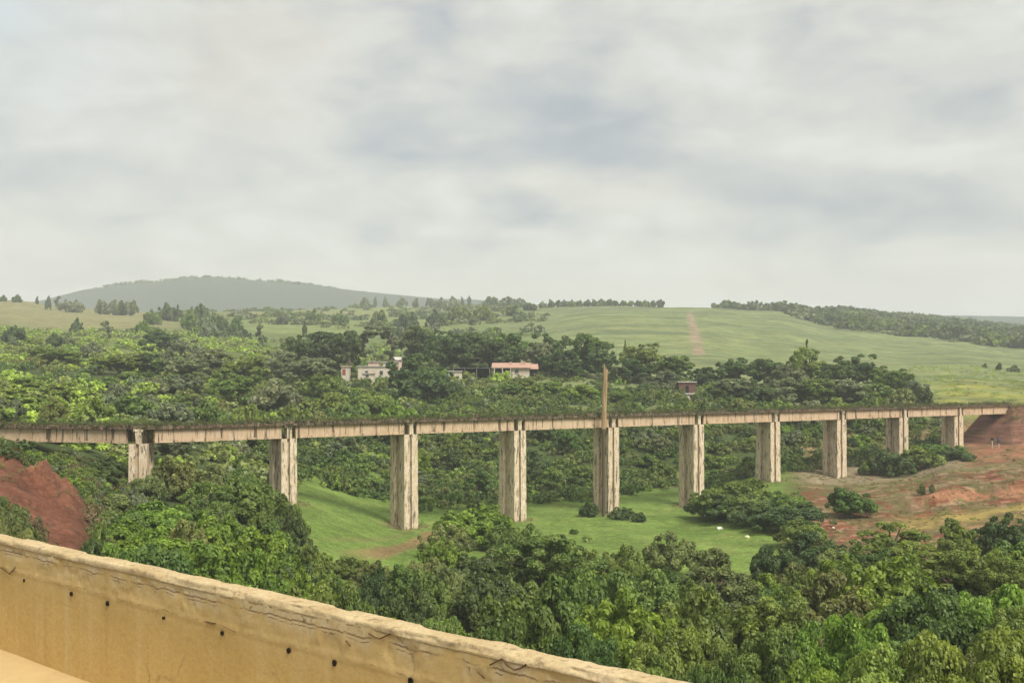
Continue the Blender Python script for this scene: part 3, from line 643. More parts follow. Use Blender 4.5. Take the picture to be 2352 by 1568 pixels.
sel = ((uu < 260) & (p[:, 1] < 290)) | ((cn > .54) & (uu < 560)); cc[sel] = yc[sel]; sel = (uu < 380) & (p[:, 1] > 320) & (rng.random(len(p)) < .6); cc[sel] = yc[sel]; sel = cn < .36; cc[sel] = dc[sel]
mass('hillside_scrub', 'mixed low scrub covering the hillside beyond the viaduct', 'scrub', p, cc * 1.5, 360, .8, .55)
p = region(420, (560, 2130), (262, 420), lambda u, Y: Y < np.interp(u, [560, 1180, 1420, 1640, 2130], [420, 400, 350, 335, 300]) and not (1490 < u < 1760 and Y < 300), (1.4, 3.0), (1.2, 2.8))
mass('house_scrub', 'low scrub among the trees around the houses', 'scrub', p, pick_cols(['mid green', 'mid green', 'olive', 'dark green', 'bright green'], len(p)), 360)
# far woodland over the ridge: read as one mass
def ridge_ok(u, Y):
    lo = np.interp(u, [1640, 1700, 1800, 1930, 2080, 2200, 2352, 2600], [1040, 1000, 910, 800, 770, 740, 700, 650])
    hi = np.interp(u, [1640, 1700, 1930, 2080, 2352, 2600], [1060, 1130, 1290, 1390, 1400, 1400])
    if not lo < Y < hi: return False
    gap = abs(Y - np.interp(u, [1930, 2080, 2352, 2600], [900, 900, 880, 860])) < 34 and u > 1990
    return not gap and (Y > lo + 60 or random.random() < .8)
p = region(1150, (1640, 2600), (700, 1500), ridge_ok, (8, 15), (7, 13))
mass('ridge_woodland', 'dark band of woodland along the ridge above the meadow', 'woodland', p, pick_cols(['dark green', 'dark green', 'mid green', 'grey green'], len(p)) * .9, 300, .75, .55)
p = region(330, (420, 1260), (560, 1240), lambda u, Y: fbm(np.array([X_of(u, Y) / 90]), np.array([Y / 60]), 63)[0] > (.5 if u < 900 else .40) and not (560 < u < 850 and 500 < Y < 720), (3.5, 7), (3.5, 7))
mass('upland_woodland', 'patchy woodland on the far slope under the blue hill', 'woodland', p, pick_cols(['mid green', 'grey green', 'dark green', 'olive'], len(p)), 240, .8, .6)
pp = []
for k in range(110):
    u = random.choice([random.uniform(180, 800), random.gauss(430, 50), random.gauss(310, 25), random.gauss(660, 40)]); pp.append((X_of(u, HILL_D - 30), HILL_D - 30 + random.uniform(-50, 10), random.uniform(6, 15), random.uniform(5, 14)))
p = np.array(pp); mass('hilltop_woodland', 'thin line of trees along the blue hill crest', 'woodland', p, pick_cols(['dark green', 'mid green'], len(p)), 160, .8, .6)
# rough tussocks on meadow and bare ground
p = region(330, (2080, 2460), (292, 440), lambda u, Y: fbm(np.array([X_of(u, Y) / 12]), np.array([Y / 12]), 81)[0] > .42, (.8, 2.0), (.4, 1.0))
mass('meadow_tussocks', 'rough yellowish tussocks in the meadow beyond the bridge end', 'tussocks', p, pick_cols(['yellow green', 'olive', 'yellow green'], len(p)) * 1.25, 150, .5, .3)
p = region(900, (1830, 2480), (122, 240), lambda u, Y: fbm(np.array([X_of(u, Y) / 6]), np.array([Y / 6]), 83)[0] > .45, (.25, .85), (.15, .5))
mass('dry_tussocks', 'dry grass tussocks scattered on the bare red earth', 'tussocks', p, pick_cols(['dry brownish', 'olive', 'olive', 'mid green'], len(p)), 150, .6, .3)
p = region(210, (165, 360), (74, 146), lambda u, Y: u > np.interp(Y, [74, 90, 105, 120, 146], [205, 200, 185, 165, 120]), (.7, 1.6), (.7, 1.9))
mass('bank_scrub', 'olive scrub along the lower edge of the red earth bank', 'scrub', p, pick_cols(['olive', 'grey green', 'mid green', 'dry brownish'], len(p)), 420, .5, .3)
p = region(140, (-120, 330), (112, 146), lambda u, Y: Y < 132 or u > 120, (.8, 1.7), (.7, 1.6))
mass('bridge_foot_scrub', 'leafy scrub between the red earth bank and the viaduct', 'scrub', p, pick_cols(['mid green', 'dark green', 'olive', 'bright green'], len(p)), 420, .55, .36)
p = region(150, (-40, 230), (52, 122), lambda u, Y: fbm(np.array([X_of(u, Y) / 6]), np.array([Y / 6]), 85)[0] > .5, (.3, .8), (.2, .6))
mass('bank_tussocks', 'brownish weeds scattered on the red earth bank', 'tussocks', p, pick_cols(['dry brownish', 'olive'], len(p)) * 1.1, 160, .5, .2)
p = region(80, (640, 1800), (104, 215), lambda u, Y: Y > fore_far(u) + 1 and Y < viaduct_Y(u) + 25 and fbm(np.array([X_of(u, Y) / 10]), np.array([Y / 10]), 87)[0] > .55, (.25, .7), (.12, .35))
mass('lawn_weeds', 'small weeds dotted over the grassy valley floor', 'weeds', p, pick_cols(['bright green', 'yellow green', 'mid green'], len(p)), 120, .4, .2)

# ------------------------------------------------------------------ building with boxes
def obox(bm, c, ax, ay, dx, dy, z0, z1, taper=1.0, cuts=0):
    """box centred on plan point c, half-sizes dx along ax and dy along ay"""
    c = Vector(c); ax = Vector(ax); ay = Vector(ay); vs = []
    for z, k in ((z0, 1.0), (z1, taper)):
        for sx, sy in ((-1, -1), (1, -1), (1, 1), (-1, 1)):
            p = c + ax * dx * sx * k + ay * dy * sy * k; vs.append(bm.verts.new((p.x, p.y, z)))
    for f in ((3, 2, 1, 0), (4, 5, 6, 7), (0, 1, 5, 4), (1, 2, 6, 5), (2, 3, 7, 6), (3, 0, 4, 7)): bm.faces.new([vs[k] for k in f])
def bm_obj(name, bm, mat, parent=None, origin=None, bevel=0, sub=0, rough=0, seed=0):
    bmesh.ops.recalc_face_normals(bm, faces=bm.faces)
    if bevel: bmesh.ops.bevel(bm, geom=list(bm.edges), offset=bevel, segments=1, affect='EDGES', clamp_overlap=True)
    if sub:
        for _ in range(6):
            es = [e for e in bm.edges if e.calc_length() > sub]
            if not es: break
            bmesh.ops.subdivide_edges(bm, edges=es, cuts=1, use_grid_fill=True)
    if rough:
        rr = random.Random(seed)
        for v in bm.verts: v.co += Vector((rr.uniform(-1, 1), rr.uniform(-1, 1), rr.uniform(-1, 1))) * rough
    me = bpy.data.meshes.new(name)
    if origin is not None: bmesh.ops.translate(bm, vec=-Vector(origin), verts=bm.verts)
    bm.to_mesh(me); bm.free()
    return link(name, me, mat, parent, origin or (0, 0, 0))

def side(d): return Vector((d.y, -d.x, 0))      # across the bridge, towards the viewer
def build_viaduct():
    root = empty('railway_viaduct', (0, 0, 0))
    tag(root, 'old abandoned concrete viaduct on ten stained piers crossing the green valley', 'viaduct')
    for k in range(len(NODES) - 1):
        a, b = NODES[k], NODES[k + 1]; d = (b - a).normalized(); s = side(d); L = (b - a).length
        mid = (a + b) / 2
        g0 = 1.05 if k > 0 else 0; g1 = 1.05 if k < len(NODES) - 2 else 0
        for sgn in (1, -1):
            c = a + d * ((g0 + L - g1) / 2) + s * (1.75 * sgn); hl = (L - g0 - g1) / 2
            bm = bmesh.new()
            obox(bm, c, d, s, hl, .24, ZT - GD + .28, ZT)
            obox(bm, c, d, s, hl - .004, .31, ZT - GD, ZT - GD + .277)
            for e in (-1, 1):          # thickened end blocks
                obox(bm, c + d * (e * (hl - .45)), d, s, .42, .29, ZT - GD + .282, ZT - .004)
            bm_obj('girder', bm, M_GIRD, root, tuple(c + Vector((0, 0, ZT))), 0, 1.2, .018, k)
        # cross-beams between the two girders
        for t in (.12, .37, .63, .88):
            bm = bmesh.new(); obox(bm, a + d * (g0 + (L - g0 - g1) * t), d, s, .15, 1.45, ZT - 1.45, ZT - .01)
            bm_obj('cross_beam', bm, M_SLAB, root, tuple(mid + Vector((0, 0, ZT))))
        bm = bmesh.new(); obox(bm, mid, d, s, L / 2 - .012, 2.45, ZT + .004, ZT + .30)
        bm_obj('deck_slab', bm, M_SLAB, root, tuple(mid + Vector((0, 0, ZT))), 0, .6, .02, 40 + k)
        rr = random.Random(90 + k)
        for sgn in (1, -1):            # broken kerb along the slab edge
            bm = bmesh.new(); t = .02; prev = None
            while t < L - .02:
                w = min(rr.uniform(.3, 1.8), L - .02 - t); hh = rr.uniform(.16, .36) if rr.random() < .72 else .03
                for tt in (t + .01, t + w - .01):
                    c = a + d * tt + s * (2.25 * sgn)
                    ring = [bm.verts.new((*(c + s * (.13 * e)).xy, z)) for e, z in ((-1, ZT + .27), (1, ZT + .27), (1, ZT + .3 + hh), (-1, ZT + .3 + hh))]
                    if prev:
                        for q in range(4): bm.faces.new((prev[q], prev[(q + 1) % 4], ring[(q + 1) % 4], ring[q]))
                    else: bm.faces.new(ring)
                    prev = ring
                t += w
            bm.faces.new(prev[::-1])
            bm_obj('kerb', bm, M_SLAB, root, tuple(mid + s * 2.25 * sgn + Vector((0, 0, ZT + .3))), 0, .5, .03, 70 + k)
    base_z = [-15.5, -19, -24.4, -24.6, -24.9, -25.4, -21.6, -22, -22, -18]
    prof = [(-.30, -2.2), (-.30, -1.75), (.12, -1.75), (.12, -2.2), (1.15, -2.2), (1.15, -1.05), (.6, -1.05), (.6, 1.05), (1.15, 1.05), (1.15, 2.2), (-1.15, 2.2), (-1.15, .85), (-.62, .85), (-.62, -.95), (-1.15, -.95), (-1.15, -2.2)]
    for i in range(10):
        nd = NODES[i + 1]; d = NDIR[i + 1]; s = side(d)
        zb = min(base_z[i], gz(nd.x, nd.y) - 1.2); zt = ZT - GD - .06
        pr = empty('pier', (nd.x, nd.y, zb), root)
        bm = bmesh.new(); lv = int((zt - zb) / .55) + 1; rings = []; rr = random.Random(i)
        for q in range(lv + 1):
            z = zb + (zt - zb) * q / lv; kk = 1 + .045 * (1 - q / lv)
            ring = []; ya = -R(max(0, i - 3) * 2.9); pd = Vector((d.x * math.cos(ya) - d.y * math.sin(ya), d.x * math.sin(ya) + d.y * math.cos(ya), 0)); ps = side(pd)
            for (x, y) in prof:
                p = nd + pd * (x * kk + rr.uniform(-.014, .014)) + ps * (-y * kk + rr.uniform(-.014, .014))
                ring.append(bm.verts.new((p.x - nd.x, p.y - nd.y, z - zb)))
            rings.append(ring)
        m_ = len(prof)
        for q in range(lv):
            for e in range(m_): bm.faces.new((rings[q][e], rings[q][(e + 1) % m_], rings[q + 1][(e + 1) % m_], rings[q + 1][e]))
        bm.faces.new(rings[-1]); bm.faces.new(rings[0][::-1])
        bm_obj('shaft', bm, M_PIER, pr)
        o = Vector((nd.x, nd.y, zb))
        for sgn in (1, -1):
            for e in (-1, 1):
                bm = bmesh.new(); obox(bm, s * (1.75 * sgn) + d * (.72 * e), d, s, .3, .36, zt + .003 - zb, ZT - GD - zb - .003)
                bm_obj('bearing_pad', bm, M_SLAB, pr)
        for sgn in (1, -1):            # stub wall standing between the girder ends
            bm = bmesh.new(); obox(bm, s * (1.75 * sgn) + d * rr.uniform(-.1, .1), d, s, .36, .42, zt + .004 - zb, ZT - .28 - zb)
            obox(bm, s * (1.75 * sgn), d, s, .62, .46, ZT - .277 - zb, ZT + .001 - zb)
            bm_obj('pedestal', bm, M_PIER, pr, None, 0, .5, .03, i)
        if i in (4, 2):
            bm = bmesh.new(); q0 = s * 1.2 + d * 1.13
            for z0, z1, off in ((1.8, 7.5, .02), (7.5, 12.5, 0), (12.5, zt - zb - .1, -.05)): limb(bm, q0 + Vector((off, 0, z0)), q0 + Vector((off * .5, 0, z1)), .07, .07, 8)
            bm_obj('drainpipe', bm, M_PALE, pr)
M_PALE = simple_mat('pale_paint', (.52, .47, .33), .7, .25, 2)
build_viaduct()
# plants rooted on the old deck
def deck_weeds():
    rows = []; cl = []
    for k in range(len(NODES) - 1):
        a, b = NODES[k], NODES[k + 1]; d = (b - a).normalized(); s = side(d); L = (b - a).length
        for _ in range(150):
            t = random.uniform(0, L); q = random.choice([random.uniform(1.7, 2.4), random.uniform(-2.3, 2.3), random.uniform(1.9, 2.4)])
            p = a + d * t + s * q; r = random.uniform(.3, .8)
            rows.append((p.x, p.y, r, random.uniform(.35, 1.15), ZT + .27)); cl.append(random.choice(['dark green', 'olive', 'dark green', 'mid green', 'dry brownish']))
        for _ in range(5):   # tufts hanging over the edge
            t = random.uniform(0, L); p = a + d * t + s * 2.45
            rows.append((p.x, p.y, random.uniform(.15, .4), random.uniform(.25, .5), ZT - .05)); cl.append('dark green')
        for _ in range(10):  # tufts lodged at the girder gap over each pier
            p = a + d * random.uniform(-1.1, 1.1) + s * random.uniform(1.9, 2.4)
            rows.append((p.x, p.y, random.uniform(.25, .6), random.uniform(.3, .8), ZT - random.uniform(.0, 1.1) ** 2)); cl.append(random.choice(['dark green', 'olive', 'dark green']))
    rows = np.array(rows); c = np.array([LEAF[x] for x in cl]) * .72
    mass('deck_weeds', 'weeds and grass sprouting along the top of the old viaduct deck', 'weeds', rows, c, 110, .55, .26)
deck_weeds()
def foot_weeds():
    rows = []; cl = []
    for i, nd in enumerate(NODES[1:-1]):
        for _ in range(26):
            a = random.random() * 6.283; q = random.uniform(1.9, 3.6); x, y = nd.x + math.cos(a) * q, nd.y + math.sin(a) * q
            hh = random.uniform(.2, .8); rows.append((x, y, random.uniform(.25, .7), hh, gz(x, y) - .06)); cl.append(random.choice(['olive', 'mid green', 'dry brownish', 'dark green']))
    mass('pier_foot_weeds', 'rank weeds and tufts growing round the feet of the piers', 'weeds', np.array(rows), np.array([LEAF[x] for x in cl]), 130, .5, .22)
foot_weeds()

# tall weathered pole before the fifth pier
def build_pole():
    nd = NODES[5]; s = side(NDIR[5]); px, py = X_of(1386.5, nd.y - 5.0), nd.y - 5.0
    zb = gz(px, py) - .4; root = empty('wooden_pole', (px, py, zb))
    tag(root, 'tall ochre weathered pole with slanted broken tip rising above the viaduct deck', 'pole')
    zt = Z_of(829, py); zs = Z_of(985, py) - zb
    bm = bmesh.new(); rr = random.Random(4); seg = 12; rings = []
    zs_list = list(np.linspace(zs, zt - zb - 1.4, 14))
    for q, z in enumerate(zs_list):
        t = q / 13; r0 = .42 - .03 * t; cx = .02 + .3 * t
        rings.append([bm.verts.new((cx + math.cos(a) * r0 * (1 + rr.uniform(-.06, .06)), math.sin(a) * r0 * .7, z)) for a in [6.2832 * k / seg for k in range(seg)]])
    top = []
    for k in range(seg):
        a = 6.2832 * k / seg; cx = .3; top.append(bm.verts.new((cx + math.cos(a) * .36, math.sin(a) * .26, zt - zb - 1.3 - .85 * math.cos(a) + rr.uniform(-.1, .35) * (math.cos(a) < 0))))
    rings.append(top)
    for q in range(len(rings) - 1):
        for k in range(seg): bm.faces.new((rings[q][k], rings[q][(k + 1) % seg], rings[q + 1][(k + 1) % seg], rings[q + 1][k]))
    bm.faces.new(rings[-1]); bm.faces.new(rings[0][::-1])
    m, nt = new_mat('weathered_timber'); n = N(nt); oc = n('ShaderNodeTexCoord').outputs['Object']
    g = n.noise(n.mapping(oc, (6, 6, .3)), 1.5, 6, .6); c = n.ramp(g, [(.3, (.12, .085, .05)), (.5, (.34, .23, .12)), (.72, (.48, .37, .22))])
    p = n('ShaderNodeBsdfPrincipled', {'Base Color': c, 'Roughness': .9, 'Specular IOR Level': .2}); n.out(p.outputs[0])
    bm_obj('upper_shaft', bm, m, root)
    bm = bmesh.new(); limb(bm, (-.05, 0, 0), (0, 0, zs + .01), .24, .26, 10); bm_obj('lower_shaft', bm, simple_mat('dark_timber', (.10, .07, .045), .9, .4, 3), root)
    bm = bmesh.new(); q = [(1.0, .1, zs + 1.5), (1.02, .1, zs + 5), (.95, .1, zs + 9.6)]
    for a, b in zip(q[:-1], q[1:]): limb(bm, a, b, .045, .04, 6)
    bm_obj('stay_cable', bm, M_BARK, root)
build_pole()

# embankment carrying the line away from the far abutment
def build_embankment():
    a = NODES[-1]; d = NDIR[-1]; s = side(d)
    m, nt = new_mat('red_cutting_earth'); n = N(nt); pos = n('ShaderNodeNewGeometry').outputs['Position']
    st = n.noise(n.mapping(pos, (.12, .12, 1.6)), 1.2, 6, .6, .3); bl = n.noise(pos, .35, 6, .6); fi = n.noise(pos, 2.5, 5, .6)
    c = n.mix(n.ramp(st, [(.38, 0.0), (.62, 1.0)]), (.15, .075, .05), (.25, .13, .09))
    c = n.mix(n.math('MULTIPLY', n.ramp(bl, [(.5, 0.0), (.66, 1.0)]), .6), c, (.11, .09, .04))
    c = n.mix(.5, c, n.ramp(fi, [(.3, .4), (.7, 1.0)]), 'MULTIPLY')
    bp = n('ShaderNodeBump', {'Strength': .7, 'Distance': .3, 'Height': n.math('ADD', st, fi)})
    p = n('ShaderNodeBsdfPrincipled', {'Base Color': c, 'Roughness': .95, 'Specular IOR Level': .1, 'Normal': bp.outputs[0]}); n.out(p.outputs[0])
    Ls = np.concatenate([np.linspace(-8.5, 14, 46), np.linspace(15, 70, 40)]); cross = np.linspace(-1, 1, 41)
    V = []; 
    for l in Ls:
        for q in cross:
            # q=1 towards the viewer; flat crown then a steep cut face
            w = q * 9.5
            e = max(0, abs(w) - 3.1)
            top = -6.75 - e * 2.1
            front = -6.9 - max(0, -l - .2) * 1.25
            z = min(top, front)
            pnt = a + d * l + s * w
            zz = max(z, -21)
            f = float(fbm(np.array([pnt.x / 2.2]), np.array([pnt.y / 2.2 + zz * .3]), 77)[0] - .5)
            V.append((pnt.x + f * s.x * 1.1, pnt.y + f * s.y * 1.1, zz + f * 1.1 * (1 if e > 0 or l < 0 else .25)))
    nl, nc = len(Ls), len(cross); idx = np.arange(nl * nc).reshape(nl, nc)
    Q = np.stack([idx[:-1, :-1], idx[:-1, 1:], idx[1:, 1:], idx[1:, :-1]], -1).reshape(-1, 4)
    me = np_mesh('embankment', np.array(V), Q, False); tag(link('embankment', me, m), kind='structure')
    bm = bmesh.new(); q = a - d * .2; obox(bm, q, d, s, .5, 2.6, -13, ZT - .05); obox(bm, q + d * 2.1 + s * 2.1, d, s, 1.55, .3, -12, ZT - .1); obox(bm, q + d * 2.1 - s * 2.1, d, s, 1.55, .3, -12, ZT - .1)
    tag(bm_obj('abutment', bm, M_SLAB, None, tuple(q), 0, .8, .03, 5), 'dark stained concrete abutment where the viaduct meets the red embankment', 'abutment')
    rows = []; cl = []
    for _ in range(240):
        l = random.uniform(-3, 60); w = random.uniform(-3.5, 4.2) if l > 0 else random.uniform(-3, 3); p = a + d * l + s * w
        z = -6.8 - max(0, abs(w) - 3.1) * 2.1 - max(0, -l - .2) * 1.25
        rows.append((p.x, p.y, random.uniform(.3, .9), random.uniform(.2, .7), z)); cl.append(random.choice(['olive', 'dry brownish', 'dark green', 'mid green']))
    for _ in range(170):
        l = random.uniform(-3.5, 14); w = random.uniform(2.8, 5.2); p = a + d * l + s * w; z = min(-6.75 - max(0, w - 3.1) * 2.1, -6.9 - max(0, -l - .2) * 1.25) - .1
        rows.append((p.x, p.y, random.uniform(.3, .9), random.uniform(.3, .8), z)); cl.append(random.choice(['dark green', 'dry brownish', 'olive']))
    mass('embankment_weeds', 'weeds and dry grass on the crown of the red embankment', 'weeds', np.array(rows), np.array([LEAF[x] for x in cl]), 110, .55, .26)
build_embankment()

# ------------------------------------------------------------------ houses on the slope behind
M_WHITE = simple_mat('chalky_white_wall', (.52, .465, .375), .9, .22, 1.2)
M_PINK = simple_mat('pinkish_wall', (.55, .40, .33), .9, .2, 1.2)
M_TILE = simple_mat('faded_tile_roof', (.42, .265, .20), .9, .3, 2.5)
M_TIN = simple_mat('pale_sheet_roof', (.46, .43, .38), .6, .15, 1.5)
M_DARK = simple_mat('dark_and_shade', (.02, .018, .016), .7, .3, 2)  # near-black; painted shade in the porch opening, plain dark colour elsewhere
M_DOOR = simple_mat('reddish_door', (.26, .08, .05), .7, .3, 2)
M_GLASS = simple_mat('dusty_window', (.05, .05, .05), .3, .3, 2, spec=.5)
M_BRICK = simple_mat('dark_brick', (.14, .075, .06), .9, .3, 3)
def house(name, label, u0, u1, ytop, ybot, Yd, depth, wall=M_WHITE, roof=M_TIN, kind='flat', openings=(), yaw=0, extra=None):
    """front facade between two bearings at distance Yd; openings: (part, x0, x1, z0, z1) in metres from the lower left corner"""
    w = (u1 - u0) * Yd / F; X = X_of((u0 + u1) / 2, Yd); zb = Z_of(ybot, Yd); H = Z_of(ytop, Yd) - zb
    root = empty(name, (X, Yd, zb)); root.rotation_euler = (0, 0, R(yaw)); tag(root, label, 'building')
    ax, ay = Vector((1, 0, 0)), Vector((0, 1, 0)); foot = min(zb - gz(X, Yd + depth / 2) , 6) ; foot = max(foot, .2) + 1.0
    bm = bmesh.new(); obox(bm, (0, depth / 2, 0), ax, ay, w / 2, depth / 2, -foot, H); bm_obj('wall', bm, wall, root, None, 0, 1.0, .012, 3)
    bm = bmesh.new()
    if kind == 'flat': obox(bm, (0, depth / 2, 0), ax, ay, w / 2 + .3, depth / 2 + .35, H + .003, H + .22)
    elif kind == 'shed':
        vs = [bm.verts.new(c) for c in ((-w / 2 - .5, -.9, H + .02), (w / 2 + .5, -.9, H + .02), (w / 2 + .5, depth + .4, H + 1.5), (-w / 2 - .5, depth + .4, H + 1.5))]
        vt = [bm.verts.new(v.co + Vector((0, 0, .2))) for v in vs]
        bm.faces.new(vs[::-1]); bm.faces.new(vt)
        for k in range(4): bm.faces.new((vs[k], vs[(k + 1) % 4], vt[(k + 1) % 4], vt[k]))
    else:  # gable across
        for sg in (-1, 1):
            c = [(-w / 2 - .3, depth / 2 + sg * (depth / 2 + .5), H - .1), (w / 2 + .3, depth / 2 + sg * (depth / 2 + .5), H - .1), (w / 2 + .3, depth / 2, H + depth * .32), (-w / 2 - .3, depth / 2, H + depth * .32)]
            vs = [bm.verts.new(q) for q in c]; vt = [bm.verts.new(Vector(q) + Vector((0, 0, .15))) for q in c]
            bm.faces.new(vs); bm.faces.new(vt)
            for k in range(4): bm.faces.new((vs[k], vs[(k + 1) % 4], vt[(k + 1) % 4], vt[k]))
    rf = bm_obj('roof', bm, roof, root, None, 0, 1.0, .02, 8)
    for (part, x0, x1, z0, z1, mm) in openings:
        bm = bmesh.new(); obox(bm, (-w / 2 + (x0 + x1) / 2, -.012, 0), ax, ay, (x1 - x0) / 2, .03, z0, z1); f = bm_obj(part, bm, mm, root)
        if part == 'window':
            bm = bmesh.new()
            obox(bm, (-w / 2 + (x0 + x1) / 2, -.06, 0), ax, ay, (x1 - x0) / 2 + .12, .06, z0 - .1, z0 - .004); bm_obj('sill', bm, M_WHITE, f)
    if extra: extra(root, w, H, depth, rf)
    return root
house('white_house', 'long flat roofed whitewashed house with streaked front among the trees', 822, 902, 842, 868, 330, 7, openings=[('door', 4.6, 5.5, .1, 2.3, M_PINK), ('window', 6.6, 7.6, 1.0, 2.2, M_GLASS), ('window', 2.2, 3.1, 1.1, 2.2, M_GLASS)])
house('white_annex', 'low white annex standing in front of the long whitewashed house', 832, 858, 858, 870, 321, 3, openings=[('window', 1.0, 1.9, .5, 1.2, M_GLASS)])
house('white_hut', 'narrow white hut with a reddish door at the end of the long white house', 784, 802, 842, 862, 332, 3, roof=M_PINK, openings=[('door', .3, 1.3, .1, 1.9, M_DOOR)])
house('pink_outhouse', 'small dusty pink outhouse peeping above the long white house roof', 845, 870, 831, 837, 349, 4, wall=M_PINK, openings=[('window', .8, 1.6, .5, 1.1, M_GLASS)])
house('pale_roofed_house', 'small house under a broad pale sheet roof behind the long white house', 880, 912, 832, 842, 346, 5, openings=[('window', 2.6, 3.4, .5, 1.4, M_GLASS), ('door', 1.0, 1.8, .05, 1.5, M_DARK)])
house('gabled_house', 'pinkish white gabled house half hidden highest among the trees', 908, 926, 826, 834, 352, 2.4, wall=M_PINK, kind='gable', yaw=28, openings=[('window', 1.2, 2.0, .6, 1.4, M_GLASS)])
def porch(root, w, H, dp, rf):
    bm = bmesh.new(); x = -w / 2 + .4
    for q in (0, 2.4, 4.9): obox(bm, (x + q, -.75, 0), (1, 0, 0), (0, 1, 0), .12, .12, -1.2, H)
    bm_obj('porch_post', bm, M_WHITE, root)
    bm = bmesh.new(); obox(bm, (x + 2.4, -.75, 0), (1, 0, 0), (0, 1, 0), 2.6, .06, -1.0, .55); bm_obj('porch_wall', bm, M_WHITE, root)
    for q, hh in ((5.3, .7), (8.9, .9), (9.6, .6)):
        bm = bmesh.new(); obox(bm, (-w / 2 + q, dp * .6, 0), (1, 0, 0), (0, 1, 0), .3, .3, H + .7, H + 1.25 + hh); bm_obj('chimney', bm, M_TILE, rf)
house('tiled_house', 'white house with faded orange tiled roof and shaded porch under dark trees', 1133, 1216, 845, 864, 332, 7, roof=M_TILE, kind='shed', openings=[('porch_shade_panel', .5, 5.6, .6, 2.3, M_DARK), ('window', 6.6, 7.7, 1.0, 2.0, M_GLASS), ('door', 8.7, 9.5, .1, 2.1, M_PINK)], extra=porch)  # porch opening is a solid near-black panel in place of its shade
house('tiled_lean_to', 'small orange roofed lean-to at the end of the tiled house', 1217, 1233, 848, 862, 333, 5, wall=M_DARK, roof=M_TILE, kind='shed')
house('white_shed', 'little pale shed beside the dark open carport', 1030, 1060, 853, 866, 325, 4)
def carport():
    Yd = 331; X = X_of(1083, Yd); zb = Z_of(864, Yd); zt = Z_of(846, Yd) - zb
    root = empty('carport', (X, Yd, zb)); tag(root, 'long dark open carport on thin posts between the white and tiled houses', 'carport')
    bm = bmesh.new(); obox(bm, (0, 2.2, 0), (1, 0, 0), (0, 1, 0), 5.8, 2.6, zt, zt + .16); bm_obj('roof', bm, simple_mat('dull_sheet', (.16, .14, .15), .6, .2, 2), root)
    for x in (-5.5, -2.0, 1.6, 5.5):
        bm = bmesh.new(); limb(bm, (x, -.2, -2.5), (x, -.2, zt - .002), .06, .06, 8); bm_obj('post', bm, M_TIN, root)
    bm = bmesh.new(); obox(bm, (0, 4.7, 0), (1, 0, 0), (0, 1, 0), 5.6, .1, -2.5, zt - .01); bm_obj('back_wall', bm, M_DARK, root)
carport()
house('brick_hut', 'dark reddish brick hut with pale roof edge on the grassy terrace', 1560, 1598, 878, 903, 296, 4, wall=M_BRICK, roof=M_TIN, openings=[('door', 1.7, 2.6, .05, 2.1, M_DARK)])
house('white_tank_house', 'small square white block house just above the viaduct deck', 1577, 1600, 905, 921, 284, 2.4, openings=[('window', .9, 1.6, .9, 1.4, M_DARK)])
def rocks():
    M_ROCK = simple_mat('pale_stone', (.60, .52, .43), .9, .25, 2)
    def rock(X, Y, r, mat, lab, group=None, name='boulder'):
        bm = bmesh.new(); bmesh.ops.create_icosphere(bm, subdivisions=2, radius=r)
        rr = random.Random(int(X * 100)); k = Vector((rr.uniform(.8, 1.3), rr.uniform(.8, 1.2), rr.uniform(.55, .8)))
        for v in bm.verts: v.co = Vector((v.co.x * k.x, v.co.y * k.y, v.co.z * k.z)) * (1 + rr.uniform(-.14, .14))
        o = bm_obj(name, bm, mat, None); o.location = (X, Y, gz(X, Y) + r * .2); tag(o, lab, 'rock', group)
    W = simple_mat('white_stone', (.78, .76, .68), .8, .1, 2)
    rock(X_of(1653, 169), 169, .42, W, 'bright white stone alone on the lawn', 'pale stones lying on the valley floor')
    rock(X_of(1716, 159), 159, .38, simple_mat('cream_stone', (.62, .60, .36), .8, .15, 2), 'small cream stone at the lower edge of the lawn', 'pale stones lying on the valley floor')
    rock(X_of(1914, 160), 160, .18, W, 'white stone in dark scrub below the round tree on red earth', 'pale stones lying on the valley floor')
    rock(X_of(1958, 147), 147, .2, W, 'white stone at the edge of scrub before the bare red earth', 'pale stones lying on the valley floor')
    for k, (u, y, r) in enumerate([(1502, 868, 1.0), (1514, 862, 1.3), (1524, 858, 1.1), (1508, 875, .8)]):
        Yd = 304 + k; rock(X_of(u, Yd), Yd, r, M_ROCK, 'pinkish pale rubble lump on the bank beside the brick hut', 'rubble lumps beside the brick hut')
rocks()
def clods():
    bm = bmesh.new(); rr = random.Random(21)
    for _ in range(260):
        u = rr.uniform(1840, 2440); Yd = rr.uniform(126, 240); X = X_of(u, Yd)
        if fbm(np.array([X / 7]), np.array([Yd / 7]), 88)[0] < .47: continue
        r = rr.uniform(.12, .38); m4 = Matrix.Translation((X, Yd, gz(X, Yd) + r * .15)) @ Matrix.Rotation(rr.uniform(0, 6), 4, 'Z') @ Matrix.Diagonal((r * rr.uniform(.8, 1.5), r, r * rr.uniform(.5, .8), 1))
        vs = bmesh.ops.create_icosphere(bm, subdivisions=1, radius=1, matrix=m4)['verts']
        for v in vs: v.co += Vector((rr.uniform(-1, 1), rr.uniform(-1, 1), rr.uniform(-1, 1))) * r * .18
    tag(bm_obj('earth_clods', bm, simple_mat('clod_earth', (.22, .115, .07), .95, .4, 1.5)), 'loose clods of red earth scattered over the bare ground', 'clods', kind='stuff')
clods()
